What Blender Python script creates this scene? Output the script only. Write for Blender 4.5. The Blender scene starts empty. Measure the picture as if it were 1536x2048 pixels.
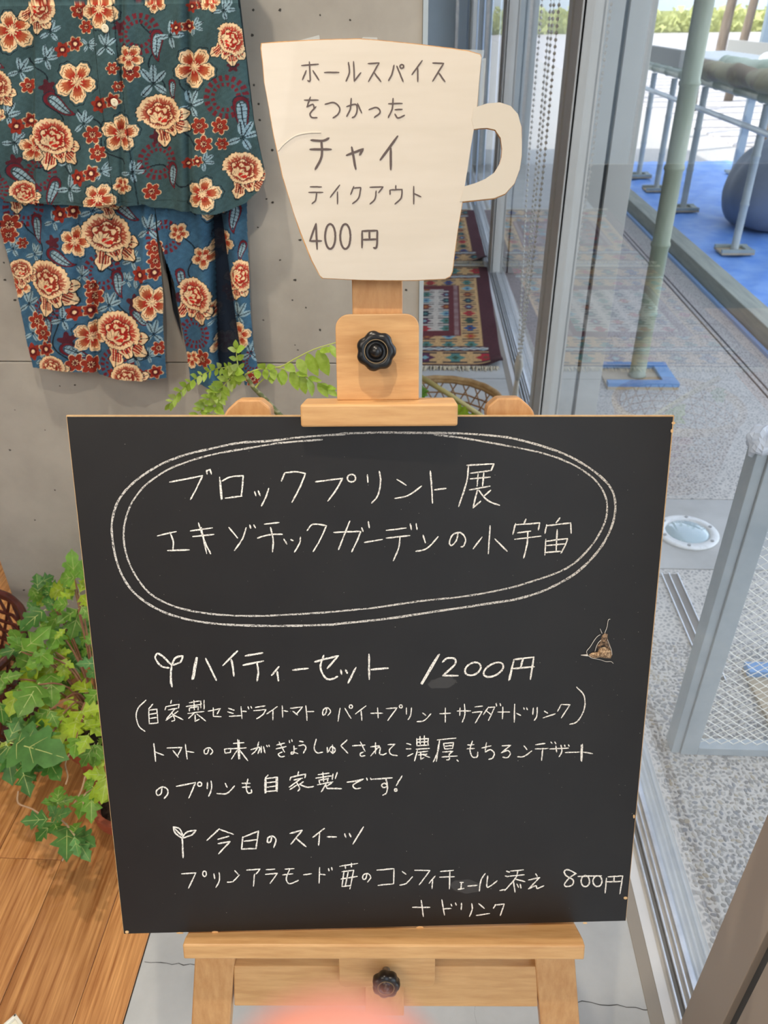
import bpy, bmesh, math, random
import numpy as np
from mathutils import Vector, Matrix
random.seed(7); rng=np.random.default_rng(7)
R_=math.radians
SC=bpy.context.scene
# ---------------------------------------------------------------- camera
f=1538.; H=1.45; yaw=R_(2.87); pit=math.atan(1538/2356.2); rol=-math.atan(32/2356)
F=np.array([-math.sin(yaw)*math.cos(pit),math.cos(yaw)*math.cos(pit),-math.sin(pit)])
_R0=np.array([math.cos(yaw),math.sin(yaw),0.]);_U0=np.cross(_R0,F)
RR=_R0*math.cos(rol)+_U0*math.sin(rol);UU=-_R0*math.sin(rol)+_U0*math.cos(rol)
CC=np.array([0,0,H])
cam=bpy.data.cameras.new('camera');co=bpy.data.objects.new('camera',cam);SC.collection.objects.link(co);SC.camera=co
co.matrix_world=Matrix(((RR[0],UU[0],-F[0],0),(RR[1],UU[1],-F[1],0),(RR[2],UU[2],-F[2],H),(0,0,0,1)))
cam.sensor_width=36;cam.lens=36*f/2048;cam.clip_start=.005;cam.clip_end=300
cam.dof.use_dof=True;cam.dof.focus_distance=.82;cam.dof.aperture_fstop=11.5
# ---------------------------------------------------------------- world, sun, exposure
SC.view_settings.view_transform='Standard';SC.view_settings.look='None';SC.view_settings.exposure=0.0;SC.view_settings.gamma=1
SC.view_settings.use_curve_mapping=False
w=bpy.data.worlds.new('sky');SC.world=w;w.use_nodes=True;nt=w.node_tree
sky=nt.nodes.new('ShaderNodeTexSky');sky.sky_type='NISHITA';sky.sun_disc=False;sky.sun_elevation=R_(50);sky.sun_rotation=R_(250)
hs=nt.nodes.new('ShaderNodeHueSaturation');hs.inputs['Saturation'].default_value=.45   # thin high haze
nt.links.new(sky.outputs[0],hs.inputs['Color']);nt.links.new(hs.outputs[0],nt.nodes['Background'].inputs[0]);nt.nodes['Background'].inputs[1].default_value=.72
def lamp(kind,name,loc,energy,color,aim=None,**k):
    l=bpy.data.lights.new(name,kind);l.energy=energy;l.color=color
    for a,b in k.items(): setattr(l,a,b)
    o=bpy.data.objects.new(name,l);SC.collection.objects.link(o);o.location=loc
    if aim is not None: o.rotation_euler=(Vector(aim)-Vector(loc)).to_track_quat('-Z','Y').to_euler()
    return o
# sun comes from behind the building (-x) and lights the street
lamp('SUN','sun',(-6,-3,9),5.5,(1,.95,.87),aim=(0,0,.5),angle=R_(.6))
WARM=(1,.87,.70)
LAMPS=[(-.05,.20,2.75,50),(-.58,.88,2.75,60),(.1,1.9,2.75,10),(-1.6,2.6,2.75,25)]  # first two follow cast shadows, last two are added fill
for i,(x,y,z,e) in enumerate(LAMPS):
    lamp('SPOT','spot_lamp',(x,y,z-.09),e,WARM,aim=(x-(.25 if i==1 else 0),y+(.18 if i<1 else 0),0),spot_size=R_(105),spot_blend=.6,shadow_soft_size=.022)
# unseen area lamp added as soft fill for the room
lamp('AREA','area_fill_lamp',(-1.5,-1.2,2.85),58,(1,.9,.78),aim=(-1.0,.6,0),shape='RECTANGLE',size=2.4,size_y=1.6)
# ---------------------------------------------------------------- helpers
def ray(x,y): return RR*(x-768)/f+UU*(1024-y)/f+F
def onz(x,y,z=0.): d=ray(x,y);return CC+d*(z-H)/d[2]
def onY(x,y,Y): d=ray(x,y);return CC+d*Y/d[1]
def onX(x,y,X): d=ray(x,y);return CC+d*X/d[0]
def proj(P):
    d=np.asarray(P)-CC; z=d@F
    return 768+f*(d@RR)/z,1024-f*(d@UU)/z
def lin(c):
    c=[v/255 for v in c[:3]]
    return tuple((v/12.92 if v<=.04045 else ((v+.055)/1.055)**2.4) for v in c)+(1,)
def linv(a):
    a=np.asarray(a,float)/255
    return np.where(a<=.04045,a/12.92,((a+.055)/1.055)**2.4)
MATS={}
def mat(name,col,rough=.6,metal=0.,col2=None,scale=20,stretch=(1,1,1),bump=0.,detail=4,spec=.5,attr=False,rnd=0.,lo=.35,hi=.65,
        transl=None,coat=0.,kind='noise',coords='Object',alpha=None,trans=0.):
    if name in MATS: return MATS[name]
    m=bpy.data.materials.new(name);m.use_nodes=True;n=m.node_tree.nodes;L=m.node_tree.links
    b=n['Principled BSDF'];b.inputs['Roughness'].default_value=rough;b.inputs['Metallic'].default_value=metal
    b.inputs['Specular IOR Level'].default_value=spec;b.inputs['Coat Weight'].default_value=coat
    b.inputs['Transmission Weight'].default_value=trans
    if alpha is not None: b.inputs['Alpha'].default_value=alpha
    src=None
    if attr:
        a=n.new('ShaderNodeVertexColor');a.layer_name='Col';src=a.outputs[0]
    else: b.inputs['Base Color'].default_value=lin(col)
    tc=n.new('ShaderNodeTexCoord');mp=n.new('ShaderNodeMapping');mp.inputs['Scale'].default_value=stretch
    L.new(tc.outputs[coords],mp.inputs[0])
    if rnd:
        oi=n.new('ShaderNodeObjectInfo')
        cb=n.new('ShaderNodeVectorMath');cb.operation='ADD'
        sc=n.new('ShaderNodeMath');sc.operation='MULTIPLY';sc.inputs[1].default_value=37
        L.new(oi.outputs['Random'],sc.inputs[0]);L.new(mp.outputs[0],cb.inputs[0]);L.new(sc.outputs[0],cb.inputs[1]);vec=cb.outputs[0]
    else: vec=mp.outputs[0]
    if kind=='noise':
        t=n.new('ShaderNodeTexNoise');t.inputs['Scale'].default_value=scale;t.inputs['Detail'].default_value=detail;t.inputs['Roughness'].default_value=.6;fac=t.outputs[0]
    elif kind=='voronoi':
        t=n.new('ShaderNodeTexVoronoi');t.inputs['Scale'].default_value=scale;t.feature='DISTANCE_TO_EDGE';fac=t.outputs[0]
    L.new(vec,t.inputs['Vector'])
    if col2 is not None:
        r=n.new('ShaderNodeValToRGB');r.color_ramp.elements[0].position=lo;r.color_ramp.elements[1].position=hi
        r.color_ramp.elements[0].color=lin(col);r.color_ramp.elements[1].color=lin(col2)
        L.new(fac,r.inputs[0]);src=r.outputs[0]
    if rnd and src is not None:
        h=n.new('ShaderNodeHueSaturation');mr=n.new('ShaderNodeMapRange')
        mr.inputs['To Min'].default_value=1-rnd;mr.inputs['To Max'].default_value=1+rnd
        L.new(oi.outputs['Random'],mr.inputs[0]);L.new(mr.outputs[0],h.inputs['Value']);L.new(src,h.inputs['Color']);src=h.outputs[0]
    if src is not None: L.new(src,b.inputs['Base Color'])
    if bump:
        bp=n.new('ShaderNodeBump');bp.inputs['Strength'].default_value=bump;bp.inputs['Distance'].default_value=.002
        L.new(fac,bp.inputs['Height']);L.new(bp.outputs[0],b.inputs['Normal'])
    if transl:
        tr=n.new('ShaderNodeBsdfTranslucent');mx=n.new('ShaderNodeMixShader');mx.inputs[0].default_value=transl
        if src is not None: L.new(src,tr.inputs[0])
        else: tr.inputs[0].default_value=lin(col)
        L.new(b.outputs[0],mx.inputs[1]);L.new(tr.outputs[0],mx.inputs[2]);L.new(mx.outputs[0],n['Material Output'].inputs[0])
    MATS[name]=m;return m
def rootloc(p):
    v=Vector((0,0,0))
    while p is not None: v+=p.location;p=p.parent
    return v
def setp(o,label=None,cat=None,group=None,kind=None):
    for k,v in (('label',label),('category',cat),('group',group),('kind',kind)):
        if v: o[k]=v
    return o
def thing(name,loc,label,cat,group=None):
    o=bpy.data.objects.new(name,None);SC.collection.objects.link(o);o.location=loc;o.empty_display_size=.05
    return setp(o,label,cat,group)
def mesh(name,V,Fc,m,parent=None,label=None,cat=None,group=None,kind=None,smooth=False,bevel=0,colors=None,seg=2,weld=False):
    """link one mesh object; V in world coordinates"""
    V=np.asarray(V,float)
    if parent is not None: org=np.array(rootloc(parent))
    else:
        org=np.array([(V[:,0].min()+V[:,0].max())/2,(V[:,1].min()+V[:,1].max())/2,V[:,2].min()])
    me=bpy.data.meshes.new(name);me.from_pydata((V-org).tolist(),[],Fc if isinstance(Fc,list) else Fc.tolist())
    if colors is not None:
        ca=me.color_attributes.new('Col','FLOAT_COLOR','POINT')
        cc=np.ones((len(V),4));cc[:,:3]=colors;ca.data.foreach_set('color',cc.ravel())
    if bevel or weld:
        bm=bmesh.new();bm.from_mesh(me)
        if weld: bmesh.ops.remove_doubles(bm,verts=bm.verts,dist=1e-6)
        bmesh.ops.recalc_face_normals(bm,faces=bm.faces)
        if bevel: bmesh.ops.bevel(bm,geom=list(bm.edges),offset=bevel,segments=seg,affect='EDGES',profile=.5,clamp_overlap=True)
        bm.to_mesh(me);bm.free()
    if smooth: me.polygons.foreach_set('use_smooth',[True]*len(me.polygons))
    if m: me.materials.append(m)
    o=bpy.data.objects.new(name,me);SC.collection.objects.link(o)
    if parent is not None: o.parent=parent
    else: o.location=org
    return setp(o,label,cat,group,kind)
class MB:
    def __init__(s): s.V=[];s.F=[];s.n=0;s.C=[]
    def add(s,V,Fc,col=None):
        V=np.asarray(V,float);s.V.append(V);s.F+= [tuple(int(i)+s.n for i in q) for q in Fc];s.n+=len(V)
        if col is not None: s.C.append(np.tile(linv(col),(len(V),1)))
    def box(s,a,b,col=None):
        x0,y0,z0=a;x1,y1,z1=b
        s.add([(x0,y0,z0),(x1,y0,z0),(x1,y1,z0),(x0,y1,z0),(x0,y0,z1),(x1,y0,z1),(x1,y1,z1),(x0,y1,z1)],
              [(3,2,1,0),(4,5,6,7),(0,1,5,4),(1,2,6,5),(2,3,7,6),(3,0,4,7)],col);return s
    def prism(s,poly,fr,d0,d1,col=None):
        """poly in the (u,v) of frame fr=(O,u,v,n), extruded from depth d0 to d1"""
        O,u,v,n=fr;k=len(poly);P=[O+u*a+v*b for a,b in poly]
        V=[p+n*d0 for p in P]+[p+n*d1 for p in P]
        s.add(V,[tuple(range(k-1,-1,-1)),tuple(range(k,2*k))]+[(i,(i+1)%k,(i+1)%k+k,i+k) for i in range(k)],col);return s
    def tube(s,pts,r,sides=8,col=None,closed=False,caps=True):
        P=[np.asarray(p,float) for p in pts];N=len(P);r=r if hasattr(r,'__len__') else [r]*N
        V=[];up=None
        for i in range(N):
            t=(P[(i+1)%N]-P[i-1]) if closed else P[min(i+1,N-1)]-P[max(i-1,0)]
            t=t/(np.linalg.norm(t)+1e-12)
            if up is None:
                up=np.cross(t,[0,0,1.]) if abs(t[2])<.9 else np.cross(t,[1.,0,0])
            up=up-t*(up@t);up/=np.linalg.norm(up)+1e-12;w2=np.cross(t,up)
            for k in range(sides):
                a=2*math.pi*k/sides;V.append(P[i]+(up*math.cos(a)+w2*math.sin(a))*r[i])
        Fc=[]
        for i in range(N if closed else N-1):
            j=(i+1)%N
            for k in range(sides):
                l=(k+1)%sides;Fc.append((i*sides+k,i*sides+l,j*sides+l,j*sides+k))
        if caps and not closed: Fc+=[tuple(range(sides-1,-1,-1)),tuple(range((N-1)*sides,N*sides))]
        s.add(V,Fc,col);return s
    def lathe(s,prof,c,n=24,axis=(0,0,1),col=None):
        ax=np.array(axis,float);ax/=np.linalg.norm(ax);a=np.cross(ax,[1,0,0]) if abs(ax[0])<.9 else np.cross(ax,[0,1,0]);a/=np.linalg.norm(a);b=np.cross(ax,a)
        c=np.asarray(c,float);V=[];Fc=[]
        for r,h in prof:
            for k in range(n):
                t=2*math.pi*k/n;V.append(c+ax*h+(a*math.cos(t)+b*math.sin(t))*r)
        for i in range(len(prof)-1):
            for k in range(n):
                l=(k+1)%n;Fc.append((i*n+k,i*n+l,(i+1)*n+l,(i+1)*n+k))
        Fc+=[tuple(range(n-1,-1,-1)),tuple(range((len(prof)-1)*n,len(prof)*n))]
        s.add(V,Fc,col);return s
    def build(s,name,m,parent=None,**k):
        return mesh(name,np.concatenate(s.V),s.F,m,parent,colors=np.concatenate(s.C) if s.C else None,**k)
def box(name,a,b,m,parent=None,**k): return MB().box(a,b).build(name,m,parent,**k)
def clone(o,parent,M):
    c=o.copy();SC.collection.objects.link(c);c.parent=parent;c.matrix_local=M;return c
def smoothline(pts,n=6,closed=False):
    P=[np.array(p,float) for p in pts]
    if len(P)<3: return P
    out=[];N=len(P)
    for i in range(N if closed else N-1):
        p0=P[i-1] if (i>0 or closed) else P[0];p1=P[i];p2=P[(i+1)%N];p3=P[(i+2)%N] if (i+2<N or closed) else P[-1]
        for k in range(n):
            t=k/n;out.append(.5*((2*p1)+(-p0+p2)*t+(2*p0-5*p1+4*p2-p3)*t*t+(-p0+3*p1-3*p2+p3)*t**3))
    if not closed: out.append(P[-1])
    return out
# ---------------------------------------------------------------- materials
M_conc=mat('concrete',(150,146,138),.85,col2=(176,172,163),scale=5,detail=9,bump=.25,lo=.3,hi=.7)
M_slab=mat('concrete_floor',(176,178,176),.55,col2=(198,199,196),scale=7,detail=8,bump=.06,lo=.3,hi=.7)
M_dark=mat('dark_gap',(38,36,34),.9)
M_plank=mat('oak_plank',(158,98,48),.42,col2=(226,166,102),scale=7,stretch=(24,.8,24),detail=9,bump=.14,rnd=.12,lo=.34,hi=.70)
M_alu=mat('grey_aluminium',(192,190,184),.45,metal=.05,col2=(198,196,190),scale=3)
M_aludark=mat('shadow_gap',(70,72,74),.6)
M_white=mat('white_paint',(212,214,214),.5,col2=(222,223,222),scale=4)
M_metal=mat('bright_metal',(205,208,212),.28,metal=.75,col2=(225,226,228),scale=30)
M_wood=mat('beech',(193,140,86),.42,col2=(212,163,108),scale=22,stretch=(6,6,.7),detail=6,bump=.04,lo=.3,hi=.7)
M_woodx=mat('beech_across',(196,146,92),.42,col2=(218,172,116),scale=22,stretch=(.7,6,6),detail=6,bump=.04,lo=.3,hi=.7)
M_bpl=mat('black_plastic',(18,18,19),.3,col2=(24,24,25),scale=50)
# ---------------------------------------------------------------- room shell
XG=.50      # glass plane
floor=box('floor',(-6,-3.2,-.12),(XG+.03,9.4,-.02),M_dark,kind='structure')
# concrete screed, one long slab along the glazing
box('concrete_slab',(-.4888,-3.2,-.02),(.43,9.4,0),M_slab,floor)
def crack(pts,wd=.0007):
    mb=MB();P=[]
    for a,b in zip(pts[:-1],pts[1:]):
        for t in np.linspace(0,1,9)[:-1]: P.append((a[0]+(b[0]-a[0])*t+random.uniform(-1,1)*.0012,a[1]+(b[1]-a[1])*t+random.uniform(-1,1)*.0022))
    P.append(pts[-1])
    V=[];Fc=[]
    for i,(x,y) in enumerate(P):
        w_=wd*random.uniform(.5,1.2);V+=[(x,y-w_,.0003),(x,y+w_,.0003)]
        if i: Fc.append((2*i-2,2*i-1,2*i+1,2*i))
    mb.add(V,Fc);return mb.build('crack',M_dark,floor)
crack([(-.484,.708),(-.40,.704),(-.3,.71),(-.22,.70),(-.17,.712),(-.10,.698)])
crack([(-.05,.665),(0,.655),(.05,.66),(.12,.672),(.2,.664),(.3,.668),(.42,.66)])
crack([(.115,.672),(.112,.64),(.118,.60),(.11,.55)])
for y in (3.37,5.5): box('expansion_joint',(-.486,y,0),(.43,y+.003,.0004),M_aludark,floor)
# wooden floor, plank by plank (boards run along y)
xs=[-.491,-.5775]+[-.5775-.1385*i for i in range(1,34)]
ysplit={0:[.15,1.9],1:[.42,2.1],2:[.9,2.6],3:[.1,1.28,3.0]}
for i in range(len(xs)-1):
    x1,x0=xs[i],xs[i+1]
    if x0<-5: break
    cuts=[-3.2]+ysplit.get(i,[random.uniform(-1,.4),random.uniform(1.6,2.6)])+[4.4]
    for a,b in zip(cuts[:-1],cuts[1:]):
        if b<.2 and x0<-2: continue
        box('plank',(x0+.0006,a+.0006,-.02),(x1-.0006,b-.0006,0+random.uniform(-.0004,.0004)),M_plank,floor,bevel=.0008,seg=1)
box('threshold_gap',(-.4912,-3.2,-.02),(-.4888,9.4,-.002),M_dark,floor)
# concrete wall in front: poured panels with a recessed joint
wf=box('wall_front',(-1.0,1.47,0),(0,1.62,3.0),M_dark,kind='structure')
jz=.8565
for a,b in ((0.,jz-.001),(jz+.001,1.98),(1.982,3.0)):
    box('concrete_panel',(-1.004,1.45,a),(0,1.63,b),M_conc,wf,bevel=.0015,seg=1)
# blow holes in the concrete
holes=[(505,70),(517,208),(520,240),(526,350),(508,170),(10,560),(8,525),(30,600),(120,772),(150,770),(545,405),(533,398),(516,455),(527,640),(612,615),(596,700),(604,760),(556,755),(590,690),(440,778),(48,1180),(77,1183),(560,20),(700,40),(640,30),(600,480),(585,600),(560,520),(640,660),(20,900),(90,860),(110,980),(70,1040),(30,820),(545,300),(812,580),(820,640),(506,20),(590,560)]
hb=MB()
for (x,y) in holes:
    p=onY(x,y,1.45);r=random.uniform(.0012,.0028);k=9;V=[(p[0],1.4494,p[2])];
    for j in range(k):
        t=2*math.pi*j/k;rr=r*random.uniform(.6,1.15);V.append((p[0]+rr*1.25*math.cos(t),1.4497,p[2]+rr*math.sin(t)))
    hb.add(V,[(0,j+1,(j+1)%k+1) for j in range(k)])
hb.build('blow_hole',mat('pit',(62,60,56),.95),wf)
box('trim_1',(0,1.446,0),(.008,1.634,3.0),mat('pale_trim',(178,192,200),.4,metal=.2),kind='structure')
M_bw=mat('grey_blue_panel',(186,200,208),.6,col2=(192,206,213),scale=2)
wb=box('wall_back',(-6,9.3,0),(XG+.2,9.45,3.0),M_bw,kind='structure')
for x in (-1.3,-.7,-.1,.33): box('panel_batten',(x,9.27,0),(x+.03,9.3,3.0),M_metal,wb)
box('wall_left',(-6.12,-3.2,0),(-6,9.45,3.0),M_white,kind='structure')
box('wall_rear',(-6.12,-3.3,0),(XG+.2,-3.2,3.0),M_white,kind='structure')
ceil=box('ceiling',(-6.12,-3.3,3.0),(.95,9.45,3.25),M_white,kind='structure')
# downlight fixtures over board and floor, then two added for fill
for i,(x,y,z,e) in enumerate(LAMPS):
    t=thing('ceiling_spotlight',(x,y,3.0),['white ceiling spotlight above the easel','white ceiling spotlight above the ivy pots','white fill spotlight added on the ceiling beside the glass doors','white fill spotlight added on the ceiling behind the concrete wall'][i],'lamp','spotlights on the ceiling')
    MB().lathe([(.012,.0),(.012,-.12)],(x,y,3.0),10).build('stem',M_white,t)
    MB().lathe([(.03,-.10),(.045,-.11),(.05,-.22),(.046,-.22),(.04,-.14)],(x,y,3.0),20).build('shade',M_white,t,smooth=True)
# ---------------------------------------------------------------- glazing: sill, posts, panes
M_sill=mat('sill_metal',(206,205,200),.45,metal=.05,col2=(184,186,188),scale=16,detail=8,lo=.4,hi=.7)
sl=box('trim_2',(.43,-3.2,-.02),(XG+.05,9.3,-.004),M_sill,kind='structure')
MB().box((.41,-3.2,-.02),(.4345,9.3,.001)).build('sill_edge',mat('beige_edge',(150,142,130),.6),sl,bevel=.0008)
box('sill_lip',(.4345,-3.2,-.02),(.453,9.3,.0015),M_white,sl)
for x in (.4600,.4735,.4850): box('door_rail',(x,-3.2,-.004),(x+.0042,9.3,.007),M_metal,sl,bevel=.001)
box('rail_gasket',(.4656,-3.2,-.004),(.4725,9.3,-.0005),mat('gasket_grey',(120,120,118),.6),sl)
def post(y0,y1,x1,name,m):
    # profile with a recessed groove on the inner side and on the face
    p=box(name,(.474,y0+.02,-.004),(x1-.01,y1-.004,3.0),M_aludark,kind='structure')
    w_=x1-.465
    box('face_profile',(.467,y0,-.003),(.467+w_*.56,y0+.03,3.0),m,p,bevel=.0015)
    box('face_profile',(.467+w_*.62,y0-.002,-.003),(x1,y0+.03,3.0),m,p,bevel=.0015)
    n=3;h=(y1-y0)
    box('side_profile',(.463,y0+h*.0,-.003),(.476,y0+h*.30,3.0),m,p,bevel=.0012)
    box('side_profile',(.467,y0+h*.36,-.003),(.478,y0+h*.66,3.0),m,p,bevel=.0012)
    box('side_profile',(.463,y0+h*.72,-.003),(.476,y1,3.0),m,p,bevel=.0012)
    return p
post(.34,.645,.68,'trim_3',mat('aluminium_warm_reflection',(168,154,140),.42,metal=.1))  # warm reflected light put into this post's grey colour
post(2.70,2.95,.68,'trim_4',M_alu)
post(5.10,5.35,.64,'trim_5',M_alu)
post(8.8,9.2,.64,'trim_6',M_alu)
# glass
mg=bpy.data.materials.new('glass');mg.use_nodes=True;n=mg.node_tree.nodes;L=mg.node_tree.links;n.remove(n['Principled BSDF'])
tr=n.new('ShaderNodeBsdfTransparent');tr.inputs[0].default_value=(.86,.90,.92,1);gl=n.new('ShaderNodeBsdfGlossy');gl.inputs['Roughness'].default_value=0;gl.inputs[0].default_value=(1,1,1,1)
mx=n.new('ShaderNodeMixShader');ge=n.new('ShaderNodeNewGeometry')
def mth(op,a_,b_=None):
    q=n.new('ShaderNodeMath');q.operation=op
    for i,v in enumerate((a_,b_)):
        if v is None: continue
        if isinstance(v,(int,float)): q.inputs[i].default_value=v
        else: L.new(v,q.inputs[i])
    return q.outputs[0]
dt=n.new('ShaderNodeVectorMath');dt.operation='DOT_PRODUCT';L.new(ge.outputs['Normal'],dt.inputs[0]);L.new(ge.outputs['Incoming'],dt.inputs[1])
fz=mth('ADD',mth('MULTIPLY',mth('POWER',mth('SUBTRACT',1.,mth('ABSOLUTE',dt.outputs['Value'])),4.2),.9),.11)
L.new(fz,mx.inputs[0]);L.new(tr.outputs[0],mx.inputs[1]);L.new(gl.outputs[0],mx.inputs[2]);L.new(mx.outputs[0],n['Material Output'].inputs[0])
for i,(a,b) in enumerate(((-3.2,.36),(.64,2.71),(2.94,5.11),(5.34,8.82))):
    wn=thing('window_%d'%(i+1),(XG,(a+b)/2,0),None,None);wn['kind']='structure'
    box('pane',(XG,a,.006),(XG+.0,b,2.95),mg,wn) if 0 else mesh('pane',[(XG,a,.006),(XG,b,.006),(XG,b,2.9),(XG,a,2.9)],[(0,1,2,3)],mg,wn)
    box('bottom_bead',(XG-.004,a,-.003),(XG+.006,b,.008),M_metal,wn)
    box('top_rail',(XG-.02,a,2.9),(XG+.02,b,3.0),M_alu,wn)
# ---------------------------------------------------------------- outside
M_agg=mat('exposed_aggregate',(204,198,190),.8,col2=(138,136,134),scale=78,kind='voronoi',bump=.4,lo=.05,hi=.3)
gd=box('ground',(XG+.03,-3.2,-.2),(60,80,-.03),M_agg,kind='structure')
# paving of the terrace: aggregate slabs with joints, smooth concrete band
def slab(x0,y0,x1,y1,m,nm='paving_slab'): return box(nm,(x0+.002,y0+.002,-.04),(x1-.002,y1-.002,-.006),m,gd,bevel=.001,seg=1)
M_band=mat('smooth_concrete',(186,184,180),.7,col2=(160,158,154),scale=6,detail=9,lo=.3,hi=.75)
slab(.532,-1,1.74,1.93,M_agg);slab(.532,1.93,1.74,2.34,M_band)
for y in (2.34,3.2,4.15,5.1,6.2): slab(.532,y,1.74,{2.34:3.2,3.2:4.15,4.15:5.1,5.1:6.2,6.2:9.5}[y],M_agg)
# individual pebbles standing a little proud of the mortar, near the glass
pb=MB();cols=[(136,133,128),(146,142,137),(124,122,119),(158,153,146),(142,135,126),(180,173,162),(130,131,134),(166,155,136)]
y=.42
while y<1.60:
    x=.565
    while x<1.25:
        cx=x+random.uniform(-.003,.003);cy=y+random.uniform(-.003,.003)
        if cx>.56 and not (cx>.60 and .7*cy+cx>2.6):
            a=random.uniform(.0034,.0078);b=a*random.uniform(.5,.8);t=random.uniform(0,3.14);k=8;c=random.choice(cols)
            V=[(cx,cy,-.0046)]
            for rr,zz in ((.72,-.0049),(1.,-.0062)):
                for j in range(k):
                    q=2*math.pi*j/k;px_,py_=a*rr*math.cos(q),b*rr*math.sin(q)
                    V.append((cx+px_*math.cos(t)-py_*math.sin(t),cy+px_*math.sin(t)+py_*math.cos(t),zz))
            pb.add(V,[(0,j+1,(j+1)%k+1) for j in range(k)]+[(j+1,j+1+k,(j+1)%k+1+k,(j+1)%k+1) for j in range(k)],c)
        x+=random.uniform(.0105,.0145)
    y+=.0115
pb.build('pebbles',mat('pebble',(0,0,0),.6,attr=True),gd,kind='stuff')
# recessed guide channel near the ground light
ch=thing('drain_channel',(.775,1.66,-.006),'narrow double steel channel set in the paving below the round ground light','drain')
box('slot',(.752,1.45,-.006),(.80,1.90,-.0035),mat('channel_base',(120,112,104),.6),ch)
for x in (.750,.772,.798): box('channel_rail',(x,1.45,-.004),(x+.003,1.90,.0015),M_metal,ch)
ch2=thing('drain_channel',(1.6,5,-.006),'long double slot drain running along the terrace beside the timber beam','drain')
for x in (1.545,1.575): box('channel_rail',(x,2.4,-.006),(x+.006,9.4,-.002),mat('dark_metal',(92,92,92),.5,metal=.5),ch2)
# ground light
gc=(.893,2.125)
gl_=thing('ground_light',(gc[0],gc[1],-.006),'round ground light with white ring and domed glass, set in the paving','lamp')
MB().lathe([(.098,0),(.100,.006),(.094,.0095),(.072,.0105),(.070,.004)],(gc[0],gc[1],-.006),48).build('ring',mat('white_ring',(228,228,226),.35,metal=.1,col2=(205,203,198),scale=60,lo=.5,hi=.8),gl_,smooth=True)
MB().lathe([(.071,0),(.071,.005),(.06,.012),(.04,.017),(.018,.020),(.001,.0205)],(gc[0],gc[1],-.006),40).build('dome',mat('pale_lens',(160,182,188),.06,spec=.8,coat=1.),gl_,smooth=True)
for k in range(6):
    t=k*math.pi/3+.3;MB().lathe([(.0055,.010),(.0055,.0125),(.003,.0125)],(gc[0]+.084*math.cos(t),gc[1]+.084*math.sin(t),-.006),12).build('bolt',mat('bolt',(150,150,148),.4,metal=.7),gl_)
# metal framed mesh panel standing outside the glass
mp_=thing('mesh_panel',(1.05,1.23,-.006),'metal framed panel of diamond wire mesh standing close outside the glass','panel')
M_gf=mat('galvanised_frame',(176,182,184),.45,metal=.3,col2=(160,168,172),scale=12,detail=6)
X0,X1,ZT=.60,1.75,.80
fx=X0+.004
MB().box((X0+.02,1.215,-.006),(X0+.058,1.245,ZT)).box((X0,1.22,-.006),(X0+.02,1.262,ZT)).build('stile',M_gf,mp_,bevel=.0015)
MB().box((X1-.04,1.215,-.006),(X1,1.245,ZT)).build('stile',M_gf,mp_,bevel=.0015)
MB().box((X0+.058,1.215,-.006),(X1-.04,1.245,.018)).build('rail',M_gf,mp_,bevel=.0015)
MB().box((X0+.058,1.215,ZT-.03),(X1-.04,1.245,ZT)).build('rail',M_gf,mp_,bevel=.0015)
wm=MB();a_=.027;b_=.042;nx=int((X1-X0-.1)/a_);nz=int((ZT-.05)/b_)
for i in range(nx+1):
    for s in (0,1):
        P=[]
        for j in range(nz*2+1):
            P.append((X0+.058+(i+((j+s)%2))*a_ ,1.23+(.001 if s else -.001),.018+j*b_/2))
        if P[-1][0]<X1-.03: wm.tube(P,.0012,4)
wm.build('wire_mesh',mat('wire',(240,234,220),.4),mp_)
bag=MB();V=[];Fc=[];nu,nv=22,12
pc=onY(1530,818,1.235)
for j in range(nv+1):
    for i in range(nu):
        t=2*math.pi*i/nu;ph=math.pi*j/nv;r=1+.13*math.sin(5*t+j)+.10*math.sin(3*ph+2*t)
        V.append((pc[0]+.018+.034*r*math.cos(t)*math.sin(ph),1.235+.03*r*math.sin(t)*math.sin(ph),ZT+.004+.026*math.cos(ph)*r+(.004*math.sin(7*t))))
for j in range(nv):
    for i in range(nu): Fc.append((j*nu+i,j*nu+(i+1)%nu,(j+1)*nu+(i+1)%nu,(j+1)*nu+i))
mesh('plastic_bag',V,Fc,mat('white_plastic',(228,230,236),.35,transl=.3),label='crumpled white plastic bag tied over the top corner of the mesh panel',cat='bag',smooth=False)
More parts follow.
